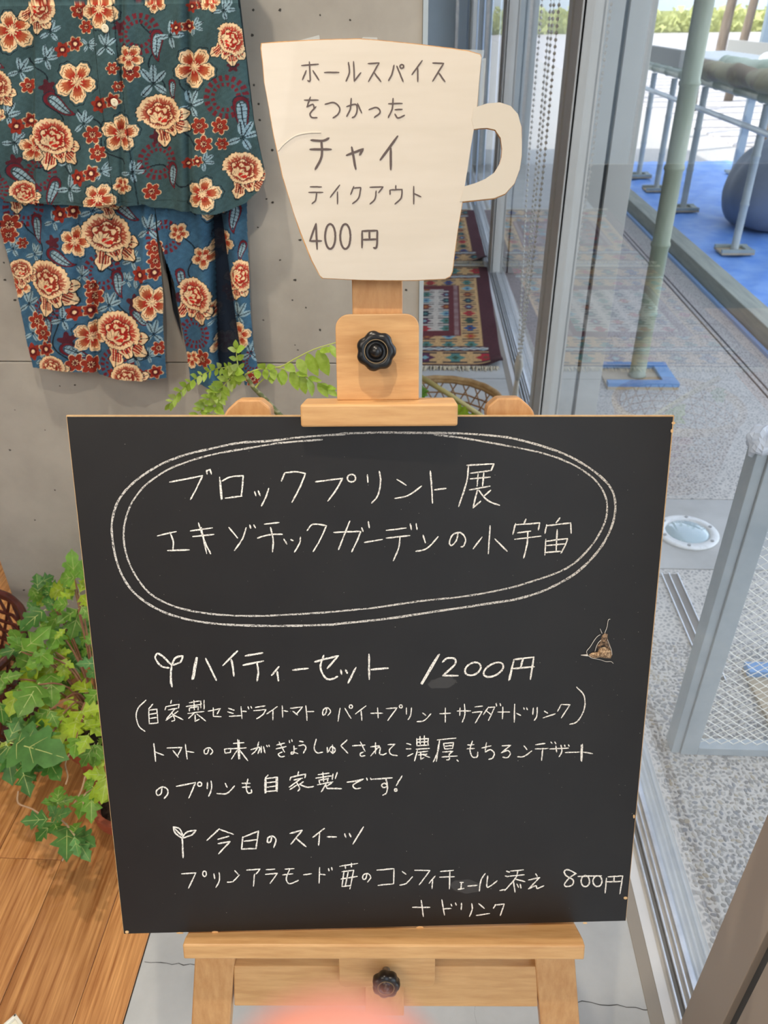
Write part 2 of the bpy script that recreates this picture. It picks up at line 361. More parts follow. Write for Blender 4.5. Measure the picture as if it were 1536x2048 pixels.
# bamboo post on a blue edged wooden base
M_bam=mat('bamboo',(146,156,132),.4,col2=(172,178,158),scale=12,stretch=(1,1,.2))
def bamboo(mb,p0,p1,r,step=.28):
    p0=np.array(p0);p1=np.array(p1);L_=np.linalg.norm(p1-p0);n=max(1,int(L_/step));P=[];rs=[]
    for i in range(n+1):
        c=p0+(p1-p0)*i/n;d=(p1-p0)/L_
        for o,k in ((-.012,1.),(-.004,1.13),(.004,1.13),(.012,1.)):
            if (i==0 and o<0) or (i==n and o>0): continue
            P.append(c+d*o);rs.append(r*k)
    mb.tube(P,rs,12);return mb
def footed(name,x,y,h,r,sz,label,cat,grp=None,blue=True,tilt=(0,0)):
    t=thing(name,(x,y,0),label,cat,grp);zb=-.006 if blue else .021
    bc=mat('blue_board',(88,140,196),.5,col2=(104,154,206),scale=9) if blue else mat('pale_board',(168,176,170),.6,col2=(150,160,158),scale=9)
    MB().box((x-sz,y-sz*.8,zb),(x+sz,y+sz*.8,zb+.012)).build('foot_board',mat('plywood',(196,178,150),.7,col2=(178,158,130),scale=14),t)
    MB().box((x-sz,y-sz*.8,zb+.012),(x+sz,y-sz*.55,zb+.032)).build('foot_rail',bc,t,bevel=.002)
    MB().box((x-sz,y+sz*.55,zb+.012),(x+sz,y+sz*.8,zb+.032)).build('foot_rail',bc,t,bevel=.002)
    MB().box((x+sz*.6,y-sz*.55,zb+.012),(x+sz,y+sz*.55,zb+.028)).build('foot_rail',bc,t,bevel=.002)
    b=MB();bamboo(b,(x,y,zb+.012),(x+tilt[0],y+tilt[1],h),r);b.build('post',M_bam if blue else mat('pale_post',(186,192,190),.5,col2=(168,176,176),scale=10),t,smooth=True);return t
footed('bamboo_post',1.02,3.40,2.4,.037,.16,'thick bamboo post standing on a blue edged wooden foot on the paving','post')
footed('bamboo_post',1.005,1.375,.9,.03,.15,'short bamboo post on a blue edged foot close behind the wire mesh panel','post')
# rack of bamboo behind the timber beam
tb=MB();tb.box((1.74,3.0,-.006),(1.86,9.4,.10));tb.build('timber_beam',mat('weathered_timber',(176,178,164),.8,col2=(156,160,150),scale=8,stretch=(5,.5,5)),label='long weathered timber beam lying along the edge of the blue tarp',cat='beam',bevel=.004)
box('edge_strip',(1.715,3.0,-.006),(1.735,9.4,.012),mat('light_strip',(150,186,232),.35),label='pale blue strip lying against the foot of the timber beam',cat='strip')
# tarp
nx,ny=60,120;V=[];Fc=[]
for j in range(ny+1):
    for i in range(nx+1):
        x=1.87+1.9*i/nx;y=3.2+6.2*j/ny
        V.append((x,y,.004+.010*max(0,math.sin(x*11+y*3))*max(0,math.sin(y*7+x*5))+.006*max(0,math.sin(x*31-y*17))))
for j in range(ny):
    for i in range(nx): q=j*(nx+1)+i;Fc.append((q,q+1,q+nx+2,q+nx+1))
mesh('tarp',V,Fc,mat('blue_tarp',(104,156,236),.45,col2=(140,182,244),scale=5),label='wrinkled bright blue tarpaulin spread on the ground behind the timber beam',cat='tarp',smooth=True)
for (x,y,lb) in ((2.17,5.54,'nearest of the rack posts with pale flat feet on the blue tarp'),(2.19,6.87,'second nearest of the rack posts with pale flat feet on the tarp'),(2.18,7.71,'third of the rack posts with pale flat feet on the tarp'),(2.18,8.40,'farthest of the rack posts with pale flat feet on the tarp')):
    footed('rack_post',x,y,.93,.026,.11,lb,'post','posts under the bamboo rack',blue=False)
for x,z,lb in ((2.14,.962,'front long green bamboo pole lying on top of the rack posts'),(2.34,.962,'second long green bamboo pole lying on the rack'),(2.58,.962,'rearmost long green bamboo pole lying on the rack'),(2.06,.80,'lower long pale bamboo pole tied under the rack')):
    b=MB();bamboo(b,(x,4.2,z),(x+.04,9.3,z+.01),.034 if z>.9 else .018,.45);b.build('bamboo_pole',M_bam if z>.9 else mat('pale_pole',(220,228,234),.4),label=lb,cat='bamboo pole',group='bamboo poles of the rack',smooth=True)
for k,(x,y,lb) in enumerate(((3.15,5.2,'nearest of the three grey posts added behind the bamboo rack in place of reflections'),(3.2,6.95,'middle one of the three grey posts added behind the bamboo rack in place of reflections'),(3.2,8.6,'farthest of the three grey posts added behind the bamboo rack in place of reflections'))):  # posts added in place of dark garment reflections in the glass
    t=thing('added_back_post',(x,y,0),lb,'post','added grey posts behind the rack');MB().box((x-.035,y-.035,.021),(x+.035,y+.035,1.9)).build('post_shaft',mat('blue_grey_post',(134,148,158),.5),t,bevel=.004)
    MB().box((x-.09,y-.07,.019),(x+.09,y+.07,.04)).build('foot_board',MATS['pale_board'],t,bevel=.003)
MB().tube([(2.95,4.6,.80),(2.97,7.0,.80),(2.95,9.2,.80)],.026,10).build('white_tube',mat('white_tube',(228,236,242),.35),label='long white tube running behind the bamboo rack at knee to waist height',cat='tube',smooth=True)
rt=thing('rack_tray',(2.6,8.2,1.0),'long slatted tray with a pale edge board lying on the bamboo rack','tray')
box('edge_board',(2.02,7.1,1.04),(2.06,9.3,1.16),mat('grey_board',(162,158,150),.7),rt,bevel=.003)
box('side_board',(3.1,7.1,1.0),(3.14,9.3,1.16),MATS['grey_board'],rt)
for k in range(22): box('slat',(2.06,7.15+k*.098,1.05),(3.1,7.15+k*.098+.03,1.065),mat('pale_slat',(198,204,208),.5),rt)
# rolled mats lying over the poles
def roll(X,Z,r0,ya,yb,m,lb):
    V=[];Fc=[];n1,n2=44,20
    for j in range(n1+1):
        yy=ya+(yb-ya)*j/n1
        for i in range(n2):
            t=2*math.pi*i/n2;r=r0*(1+.10*math.sin(j*.7)+.07*math.sin(3*t+j*.5)+.05*math.sin(j*1.9+t));V.append((X+.02*math.sin(j*.3)+r*1.2*math.cos(t),yy,Z+r*math.sin(t)))
    for j in range(n1):
        for i in range(n2): Fc.append((j*n2+i,j*n2+(i+1)%n2,(j+1)*n2+(i+1)%n2,(j+1)*n2+i))
    Fc+=[tuple(range(n2-1,-1,-1)),tuple(range(n1*n2,(n1+1)*n2))]
    mesh('rolled_mat',V,Fc,m,label=lb,cat='mat',smooth=True)
roll(2.08,1.062,.060,4.3,6.75,mat('reed',(150,140,104),.7,col2=(124,104,76),scale=5,stretch=(1,1,1),lo=.45,hi=.55),'long rolled olive and brown reed mat on the front of the rack')
roll(2.30,1.070,.066,4.3,6.9,mat('pale_reed',(184,194,172),.7,col2=(160,172,150),scale=5,lo=.45,hi=.6),'long rolled pale green mat lying behind the brown one on the rack')
roll(2.56,1.088,.068,4.6,6.8,mat('white_net',(226,228,226),.7,col2=(196,202,204),scale=9,lo=.4,hi=.6),'long rolled whitish net at the back of the rack')
# dark round bag
V=[];Fc=[];n1,n2=26,36
for j in range(n1+1):
    ph=math.pi*j/n1
    for i in range(n2):
        t=2*math.pi*i/n2;r=1+.05*math.sin(3*t+2*ph)+.03*math.sin(7*t-3*ph)
        V.append((2.82+.50*r*math.cos(t)*math.sin(ph),6.35+.5*r*math.sin(t)*math.sin(ph),max(.022,.27+.36*math.cos(ph)*r)))
for j in range(n1):
    for i in range(n2): Fc.append((j*n2+i,j*n2+(i+1)%n2,(j+1)*n2+(i+1)%n2,(j+1)*n2+i))
mesh('refuse_bag',V,Fc,mat('slate_fabric',(112,120,134),.6,col2=(126,134,148),scale=4),label='large round slate grey bag slumped on the blue tarp',cat='bag',smooth=True)
# bright street beyond
M_pave=mat('street_paving',(214,208,204),.8,col2=(170,164,162),scale=14,stretch=(1,1,1),detail=6,lo=.35,hi=.6)
st=box('street',(3.9,3,-.03),(60,80,-.004),M_pave,kind='structure')
for k in range(18):
    box('paving_strip',(3.95,6+k*.9,-.004),(15,6+k*.9+.07,.0),mat('paving_joint',(130,124,122),.8),st)
hg=MB()
for k in range(2500):
    x=random.uniform(3,62);y=59.5+random.uniform(-.3,.3);z=random.uniform(.1,1.35);r=random.uniform(.15,.35)
    V=[(x+r*random.uniform(-1,1),y+r*random.uniform(-1,1),z+r*random.uniform(-1,1)) for _ in range(4)];hg.add(V,[(0,1,2),(0,2,3)])
hg.box((3,59.9,-.004),(62,61,1.2))
hg.build('hedge',mat('hedge_green',(206,208,140),.8,transl=.3),label='low sunlit yellow green hedge across the far side of the street',cat='hedge')
M_bark=mat('bark',(96,80,64),.9,col2=(124,108,92),scale=9,stretch=(3,3,.4),bump=.4)
trees=[(3.05,10.3,.05),(3.55,11.6,.04),(4.25,10.6,.06),(5.2,12,.05),(4.6,9.2,.05),(6.3,12.9,.09),(4.4,14.5,.07),(5.6,16,.07),(7.2,15.2,.08),(3.9,16.5,.06),(8.4,18,.10),(6.6,20,.10),(9.6,16,.08),(10.6,21,.12)]
trees.sort(key=lambda q:proj((q[0],q[1],1.2))[0])
ORD=['first','second','third','fourth','fifth','sixth','seventh','eighth','ninth','tenth','eleventh','twelfth','thirteenth','last']
for k,(x,y,r) in enumerate(trees):
    t=thing('street_tree',(x,y,0),'%s slender brown tree trunk from the left among those beyond the bamboo rack'%ORD[k],'tree','street trees beyond the rack')
    P=[(x+.06*math.sin(z*1.3+k),y,z) for z in np.linspace(-.01,4.4,12)];MB().tube(P,[r*(1.15-.1*i/3) for i in range(12)],9).build('trunk',M_bark,t,smooth=True)
    lf=MB()
    for q in range(260):
        c=np.array([x,y,4.3])+np.clip(rng.normal(0,.16,3),-.3,.3);V=c+rng.normal(0,.04,(3,3));lf.add(V,[(0,1,2)])
    lf.build('foliage',mat('tree_leaf',(96,130,60),.7,transl=.4),t,kind='stuff')
rs=thing('street_sign',(2.45,13.1,0),'small red and white upright sign seen far away through the glass','sign')
MB().tube([(2.45,13.1,-.01),(2.45,13.1,1.2)],.02,8).build('pole',M_metal,rs)
box('red_panel',(2.3,13.07,.6),(2.6,13.09,1.05),mat('red_board',(214,52,44),.5),rs);box('white_panel',(2.3,13.07,.25),(2.6,13.09,.58),M_white,rs)
# far building facade, seen between the trunks
fb=thing('street_building',(30,64,0),'pale building far across the street behind the trunks','building')
box('facade',(-2,64,0),(66,66,16),mat('facade',(196,204,212),.7),fb)
for k in range(14): box('window_pane',(2+4.5*k,63.95,2.6),(4.6+4.5*k,64,5.2),mat('far_glass',(86,108,124),.2),fb)
# ---------------------------------------------------------------- rugs
def rug(name,xr,wd,y0,y1,skew,cell,seed,label,palette_field):
    r_=np.random.default_rng(seed);nx=int(wd/cell);ny=int((y1-y0)/cell)
    S,T=np.meshgrid(np.linspace(0,wd,nx+1),np.linspace(0,y1-y0,ny+1));Lh=y1-y0
    col=np.zeros(S.shape+(3,));col[:]=(78,34,40)
    s2=np.minimum(S,wd-S);t2=np.minimum(T,Lh-T)
    mot=[(178,38,48),(52,84,128),(86,134,124),(128,66,46),(92,40,70),(60,86,62),(176,110,52),(130,170,176),(38,54,66)]
    def motifs(mask,cu,cv,su,sv,pal,bg):
        col[mask]=bg
        iu=np.floor(cu/su).astype(int);iv=np.floor(cv/sv).astype(int);du=(cu/su-iu-.5);dv=(cv/sv-iv-.5)
        idx=(iu*7+iv*13+(iu*iv)%5+seed)%len(pal)
        shape=(np.abs(du)<.36-.22*np.abs(np.sin(dv*math.pi*2.0)))&(np.abs(dv)<.40)
        cap=(np.abs(np.abs(dv)-.36)<.055)&(np.abs(du)<.40)
        core=(np.abs(du)+np.abs(dv)*.8<.13)
        P=np.array(pal,float)
        k=mask&shape;col[k]=P[idx[k]]
        k=mask&cap;col[k]=(58,48,52)
        k=mask&core;col[k]=P[(idx[k]+3)%len(pal)]
    tan=(206,166,112)
    m=(s2>.085);motifs(m,s2-.085,T,.115,.118,mot,tan)
    m=(s2>.195)&(t2>.42);col[m]=(104,42,44)
    m2=m&(s2<.225)&(np.floor(T/.012).astype(int)%2==0)&(s2>.205);col[m2]=(176,150,146)
    m=(s2>.255)&(t2>.50);motifs(m,S,T,.120,.118,mot,palette_field)
    # end bands
    m=(s2>.06)&(t2<.20)&(t2>.03);motifs(m,S,t2-.03,.150,.17,mot,tan)
    m=(t2>=.20)&(t2<.275)&(s2>.06);col[m]=(74,40,46)
    wv=m&(np.abs(t2-.238-.012*np.sin(S*70))<.012);col[wv]=(150,168,170)
    wv=m&(np.abs(t2-.238+.012*np.sin(S*70))<.006);col[wv]=(220,214,204)
    m=(t2<.03);col[m]=(66,36,42)
    col*= r_.uniform(.86,1.06,S.shape)[...,None]
    X=xr-wd+S+skew*(T/Lh-0);Y=y0+T;Z=.007+.004*np.sin(S*5+T*4)*np.sin(T*3)+.004*np.exp(-s2*40)*np.sin(T*14)
    Z=np.maximum(Z,.0035)+.035*np.exp(-((S-wd)/.07)**2-(T/.09)**2)
    V=np.stack([X,Y,Z],-1).reshape(-1,3);C=linv(col.reshape(-1,3))
    q=(np.arange(ny)[:,None]*(nx+1)+np.arange(nx)[None]).ravel();Fq=np.stack([q,q+1,q+nx+2,q+nx+1],-1)
    t=thing(name,(xr-wd/2,y0,0),label,'rug','patterned flat woven rugs')
    o=mesh('woven_field',V,Fq,mat('kilim',(0,0,0),.95,attr=True,scale=300,bump=.4),t,colors=C,smooth=True)
    md=o.modifiers.new('thick','SOLIDIFY');md.thickness=.0033;md.offset=-1
    for side,yy in ((-1,y0),(1,y1)):
        fg=MB();x=xr-wd+.01
        while x<xr-.02:
            l=random.uniform(.025,.05);a=random.uniform(-.4,.4);z=.008
            x_=x+(skew if side>0 else 0)
            fg.tube([(x_,yy,z),(x_+l*.5*math.sin(a),yy+side*l*.5,.011),(x_+l*math.sin(a),yy+side*l,.003)],[.0028,.003,.0016],5)
            x+=.0055
        fg.build('fringe',mat('fringe_wool',(214,204,178),.9),t)
    # turned-up binding at the near right corner
    return t
rug('rug',.405,1.05,3.50,5.22,.045,.005,3,'nearer patterned rug with maroon border and cream fringe lying beside the glass doors',(206,196,182))
rug('rug',.455,1.05,5.34,6.95,.0,.008,11,'farther patterned rug with maroon border lying behind the first rug',(150,120,118))
# reddish brown cushion-like roll of binding at corner
# ---------------------------------------------------------------- bead chains of the blind
M_bead=mat('pearl_bead',(236,236,232),.35,transl=.45)
for k,(yy,z1,lb) in enumerate(((3.285,.20,'leftmost white bead chain of the blind hanging by the far glass'),(3.06,.19,'second white bead chain from the left, ending at the pull'),(2.985,.30,'third white bead chain from the left beside the post'),(2.985+.09-.20,.23,'rightmost white bead chain hanging closest to the post'))):
    t=thing('bead_chain',(.42,yy,2.9),lb,'blind chain','bead chains of the blind')
    zs=np.arange(2.9,z1,-.0185)
    end=np.array([.42,3.05])
    def pos(z):
        s=max(0,min(1,(1.0-z)/.78))**1.3
        return np.array([.42,yy+(3.05-yy)*s*(.85),z])
    MB().tube([pos(z) for z in np.linspace(2.9,z1,30)],.0008,4).build('cord',M_bead,t)
    b=MB()
    for z in zs:
        c=pos(z);r=.0056
        b.lathe([(.0004,-r),(r*.72,-r*.7),(r,0),(r*.72,r*.7),(.0004,r)],c,6)
    b.build('beads',M_bead,t,kind='stuff',smooth=True)
t=thing('chain_pull',(.42,3.06,0.02),'cream plastic pull hanging at the lower end of the bead chains','blind pull')
MB().tube([(.42,3.045,.245),(.42,3.05,.20),(.42,3.06,.13)],[.012,.020,.010],10).build('clip',mat('cream_plastic',(218,214,202),.45),t,smooth=True)
MB().tube([(.42,3.06,.13),(.42,3.09,.05),(.42,3.11,.001)],[.010,.013,.014],10).build('tail',mat('cream_plastic',(218,214,202),.45),t,smooth=True)
# second blind cords farther away
for yy in (6.6,7.4,9.0):
    MB().tube([(.44,yy,2.9),(.44,yy,.12)],.006,6).build('blind_cord',mat('blue_white_cord',(176,196,222),.4),label={6.6:'nearest of the three pale cords hanging far behind the mug sign',7.4:'middle one of the three pale cords hanging far behind the mug sign',9.0:'farthest of the three pale cords hanging far behind the mug sign'}[yy],cat='blind cord',group='pale cords of the far blinds')
# ---------------------------------------------------------------- easel
ye=R_(2.0);le=R_(18.)
eu=np.array([math.cos(ye),math.sin(ye),0]);ev=np.array([-math.sin(ye)*math.sin(le),math.cos(ye)*math.sin(le),math.cos(le)]);en=np.cross(eu,ev)
EP=np.array([-.04,.72,1.14]);EF=(EP,eu,ev,en)
def W(a,b,c): return EP+eu*a+ev*b+en*c
def onE(x,y,d):
    O=EP+en*d;r=ray(x,y);X=CC+r*((O-CC)@en)/(r@en)-EP;return X@eu,X@ev
def sideprism(prof,a0,a1,ch=0,mb=None):
    """profile in (depth,v) swept along u, ends chamfered"""
    mb=mb or MB();fr=(EP,en,ev,-eu);mb.prism(prof,fr,-a1,-a0);return mb
easel=thing('easel',(-.04,.72-.37,0),'beech wooden A-frame easel with star knobs, holding the blackboard','easel')
for s in (-1,1):
    t0,t1=.1083,.157;b0,b1=.2135-.0255+.052,.2135+.0255+.052   # top and foot half widths
    def L(v,e): # edges interpolated between measured heights
        k=(-.0305-v)/(.7165-.0305);return (t0+(.1873-t0)*k) if e==0 else (t1+(.2373-t1)*k)
    vb=-1.190
    poly=[(L(vb,0),vb),(L(vb,1),vb),(L(-.04,1),-.036),(t1-.003,-.030),(t1-.014,-.0205),(t0+.012,-.0205 if s<0 else -.0205),(t0+.002,-.029),(L(-.04,0),-.036)]
    poly=[(s*a,b) for a,b in poly]
    if s<0: poly=poly[::-1]
    MB().prism(poly,EF,-.022,0).build('leg',M_wood,easel,bevel=.0022)
MB().prism([(-.0245,-.80),(.0245,-.80),(.0245,.285),(-.0245,.285)],EF,-.016,.007).build('mast',M_wood,easel,bevel=.0015)
MB().prism([(-.190,-.7315),(.192,-.7315),(.195,-.7946),(-.193,-.7946)][::-1],EF,-.020,-.002).build('cross_rail',M_woodx,easel,bevel=.0015)
MB().prism([(-.118,-.16),(.118,-.16),(.114,-.11),(-.114,-.11)],EF,-.040,-.022).build('cross_rail',M_woodx,easel,bevel=.0015)
rl=MB();p0=W(0,-.13,-.052);p1=np.array([-.03,1.235,.012]);d=(p1-p0);d/=np.linalg.norm(d);sx=np.array([1,0,0.]);sy=np.cross(d,sx)
V=[p+sx*a+sy*b for p in (p0,p1) for a,b in ((-.022,-.01),(.022,-.01),(.022,.01),(-.022,.01))]
rl.add(V,[(3,2,1,0),(4,5,6,7),(0,1,5,4),(1,2,6,5),(2,3,7,6),(3,0,4,7)]);rl.build('rear_leg',M_wood,easel,bevel=.0015)
# upper clamp plate with rounded shoulders, its block and knob
def rrect(a0,b0,a1,b1,rt,rb=0.,n=6):
    P=[]
    for cx,cy,r,q in ((a1,b0,rb,-90),(a1,b1,rt,0),(a0,b1,rt,90),(a0,b0,rb,180)):
        if r==0: P.append((cx,cy));continue
        ox=cx-r if cx==a1 else cx+r;oy=cy-r if cy==b1 else cy+r
        for k in range(n+1): t=R_(q+90*k/n);P.append((ox+r*math.cos(t),oy+r*math.sin(t)))
    return P
MB().prism(rrect(-.0405,-.0195,.0402,.0628,.013),EF,.007,.020).build('clamp_plate',M_woodx,easel,bevel=.001)
bl=sideprism([(.0,-.0195),(.052,-.0195),(.052,-.041),(.040,-.041),(.040,-.0275),(.0,-.0275)][::-1],-.0735,.0762)
bl.build('clamp_block',M_woodx,easel,bevel=.0022)
def knob(c,r):
    t=MB();N=70;rim=[]
    for r_,h in ((.55,0),(.8,.001),(.98,.004),(1.,.010),(.93,.014),(.72,.0155),(.56,.0145),(.50,.012),(.34,.012),(.30,.0165),(.16,.019),(.02,.0195)):
        rim.append((r_,h))
    V=[];Fc=[]
    for r_,h in rim:
        for k in range(N):
            a=2*math.pi*k/N+.2;lob=1-.10*(.5-.5*math.cos(7*a))**1.6 if r_>.6 else 1
            V.append(c+(eu*math.cos(a)+ev*math.sin(a))*r*r_*lob+en*h)
    for i in range(len(rim)-1):
        for k in range(N): l=(k+1)%N;Fc.append((i*N+k,i*N+l,(i+1)*N+l,(i+1)*N+k))
    Fc+=[tuple(range(N-1,-1,-1)),tuple(range((len(rim)-1)*N,len(rim)*N))]
    t.add(V,Fc);o=t.build('knob',M_bpl,easel,smooth=True);o['label']='black star shaped clamping knob'
    MB().tube([c-en*.022,c+en*.002],.005,12).build('bolt',mat('steel',(150,150,150),.3,metal=.9),o)
    MB().tube([c+(eu*math.cos(a)+ev*math.sin(a))*r*.57+en*.0148 for a in np.linspace(0,2*math.pi,33)[:-1]],.0006,5,closed=True).build('trim_ring',mat('brass_ring',(132,112,84),.4,metal=.4),o)
a,b=onE(752,703,.044);knob(W(a,b,.028),.0192)
a,b=onE(772,1970,.034);knob(W(a,b,.024),.0172)
MB().prism(rrect(-.0560,-.7496,.0628,-.6605,0,.009),EF,-.0015,.012).build('lower_plate',M_woodx,easel,bevel=.001)
tr_=sideprism([(0,-.6602),(.058,-.6602),(.058,-.6402),(.047,-.6402),(.004,-.656),(0,-.656)],-.2318,.2318)
# ends narrow slightly towards the front
tr_.build('tray',M_woodx,easel,bevel=.0022)
# ---------------------------------------------------------------- blackboard
B0=np.array([-.341,.662,1.125]);B1=np.array([.257,.709,1.107]);B3=np.array([-.338,.473,.542])
bu=(B1-B0)/np.linalg.norm(B1-B0);bv=B0-B3;bv-=bu*(bv@bu);bv/=np.linalg.norm(bv);bn=np.cross(bu,bv)
def onB(x,y,d=0.): O=B0+bn*d;r=ray(x,y);return CC+r*((O-CC)@bn)/(r@bn)
def Buv(x,y): X=onB(x,y)-B0;return X@bu,X@bv
BF=(B0,bu,bv,bn)
corners=[Buv(247,1868),Buv(1252,1842),Buv(1349,831),Buv(132,831)]
ctr=sum(onB(x,y) for x,y in ((247,1868),(1252,1842)))/2
board=thing('blackboard',ctr,'large square blackboard with white chalk writing, standing on the easel tray','blackboard')
MB().prism(corners,BF,-.0042,-.0004).build('panel',mat('mdf_edge',(214,178,128),.6,col2=(196,156,108),scale=90),board)['label']='pale fibreboard core showing at the edges'
ins=.0012;c4=[(corners[0][0]+ins*.4,corners[0][1]+.0002),(corners[1][0]-ins*.4,corners[1][1]+.0002),(corners[2][0]-ins,corners[2][1]-ins),(corners[3][0]+ins*.5,corners[3][1]-ins)]
M_blk=mat('chalkboard',(27,25,25),.5,col2=(33,31,30),scale=16,detail=8,spec=.42,lo=.3,hi=.75)
MB().prism(c4,BF,-.0004,0.).build('writing_surface',M_blk,board,bevel=.0002,seg=1)['label']='matt black writing surface with faint chalk dust'
M_chalk=mat('chalk',(176,170,162),.9,col2=(250,244,232),scale=620,detail=3,lo=.36,hi=.52,spec=.1)
M_chalkthin=mat('chalk_faint',(78,74,72),.9,col2=(176,170,160),scale=700,detail=3,lo=.40,hi=.58,spec=.1)
def ribbon(mb,pts,wd,fn,jit=.12):
    """flat stroke of px points; fn maps px -> 3D, wd in px"""
    P=smoothline(pts,5) if len(pts)>2 else [np.array(pts[0])+(np.array(pts[-1])-np.array(pts[0]))*k/5. for k in range(6)]
    P=[np.array(p) for p in P];n=len(P);V=[]
    for i,p in enumerate(P):
        t=P[min(i+1,n-1)]-P[max(i-1,0)];t=t/(np.linalg.norm(t)+1e-9);q=np.array([-t[1],t[0]])
        ww=wd*.5*(1+random.uniform(-jit,jit)*1.6)*(.7 if i in (0,n-1) else 1)
        j=np.array([random.gauss(0,.12),random.gauss(0,.12)])
        V+= [fn(*(p+q*ww+j)),fn(*(p-q*ww+j))]
    a,b=P[0]-(P[1]-P[0])/(np.linalg.norm(P[1]-P[0])+1e-9)*wd*.45,P[-1]+(P[-1]-P[-2])/(np.linalg.norm(P[-1]-P[-2])+1e-9)*wd*.45
    V+=[fn(*a),fn(*b)]
    Fc=[(2*i,2*i+1,2*i+3,2*i+2) for i in range(n-1)]+[(2*n,1,0),(2*n+1,2*n-2,2*n-1)]
    mb.add(V,Fc)
def circ(x,y,r,ry=None,n=10,rot=0):
    ry=ry or r;return [(x+r*math.cos(t)*math.cos(rot)-ry*math.sin(t)*math.sin(rot),y+r*math.cos(t)*math.sin(rot)+ry*math.sin(t)*math.cos(rot)) for t in np.linspace(0,2*math.pi,n+1)]
def chalk(crop,strokes,wd,label,m=None,name='chalk_lettering'):
    ox,oy,s=crop;mb=MB();k=[0]
    for st in strokes:
        k[0]+=1;dd=.00035+.00001*(k[0]%17)
        ribbon(mb,[(ox+x/s,oy+y/s) for x,y in st],wd,lambda x,y,dd=dd:onB(x,y,dd))
    o=mb.build(name,m or M_chalk,board);o['label']=label;return o
A_=(200,840,3.072);B_=(680,840,2.648);C_=(260,1270,3.072);D_=(740,1270,2.954);E_=(280,1440,3.2);F_=(740,1440,3.2);G_=(320,1620,3.2);H_=(780,1620,3.072)
def toA(l,c): return [[((c[0]+x/c[2]-200)*3.072,(c[1]+y/c[2]-840)*3.072) for x,y in st] for st in l]
lp1=toA([[(1536,85),(1250,104),(1050,128),(860,140),(700,172),(520,215),(350,285),(200,390),(110,500),(75,620),(75,720),(100,860),(150,980),(230,1080),(370,1170),(560,1230),(800,1258),(1100,1265),(1400,1258)]],A_)[0]+toA([[(0,1078),(250,1052),(500,1015),(800,970),(950,945),(1100,895),(1250,810),(1370,690),(1440,560),(1458,440),(1420,340),(1300,240),(1150,165),(950,105),(800,82),(600,70),(400,68),(200,66),(0,72)]],B_)[0]
lp2=toA([[(1365,120),(1100,142),(900,175),(700,210),(520,262),(400,315),(280,400),(200,500),(160,600),(145,700),(160,820),(210,940),(300,1060),(430,1135),(600,1180),(800,1200),(1000,1203),(1300,1188)]],A_)[0]+toA([[(0,1012),(200,992),(400,962),(650,935),(850,900),(1000,860),(1200,785),(1320,680),(1395,560),(1415,460),(1390,370),(1320,290),(1200,220),(1050,170),(850,130),(650,95),(500,78)]],B_)[0]
chalk(A_,[lp1],4.2,'outer hand drawn chalk oval around the title',mat('chalk_line',(84,82,80),.9,col2=(212,206,196),scale=620,detail=2,lo=.36,hi=.52,spec=.1),'chalk_oval')
chalk(A_,[lp2],3.4,'inner hand drawn chalk oval around the title',MATS['chalk_line'],'chalk_oval')
chalk(A_,[[(428,382),(530,362),(630,342)],[(630,342),(595,415),(556,488)],[(654,310),(658,332)],[(676,302),(684,332)],[(654,312),(676,305)],
 [(735,352),(745,488)],[(738,370),(750,485)],[(750,375),(800,350),(880,342)],[(880,342),(875,410),(868,465)],[(770,480),(872,468)],
 [(950,440),(958,465)],[(972,435),(984,465)],[(1036,420),(1018,475),(992,528)],[(1135,325),(1115,375)],[(1135,325),(1200,318),(1262,328)],[(1262,328),(1230,410),(1180,505)],
 [(1325,380),(1400,370),(1490,358)],[(1490,358),(1450,430),(1400,498)]]+toA([circ(61,308,22,20)],B_)+toA([[(145,290),(148,330)],[(208,272),(215,330),(200,400),(168,440)],[(302,315),(350,345)],[(290,415),(360,400),(432,350)],[(478,270),(485,350),(490,440)],[(500,370),(562,362)],
 [(672,240),(740,236),(815,232)],[(815,232),(800,268)],[(680,245),(670,330),(628,458)],[(690,282),(795,268)],[(732,285),(726,350)],[(762,280),(755,350)],[(690,312),(795,302)],[(686,370),(795,350)],[(728,372),(715,420),(705,465)],[(705,465),(745,430)],[(735,372),(780,425),(845,452)],[(798,372),(760,405)]],B_),3.0,'first chalk line in katakana, the word for block print exhibition')
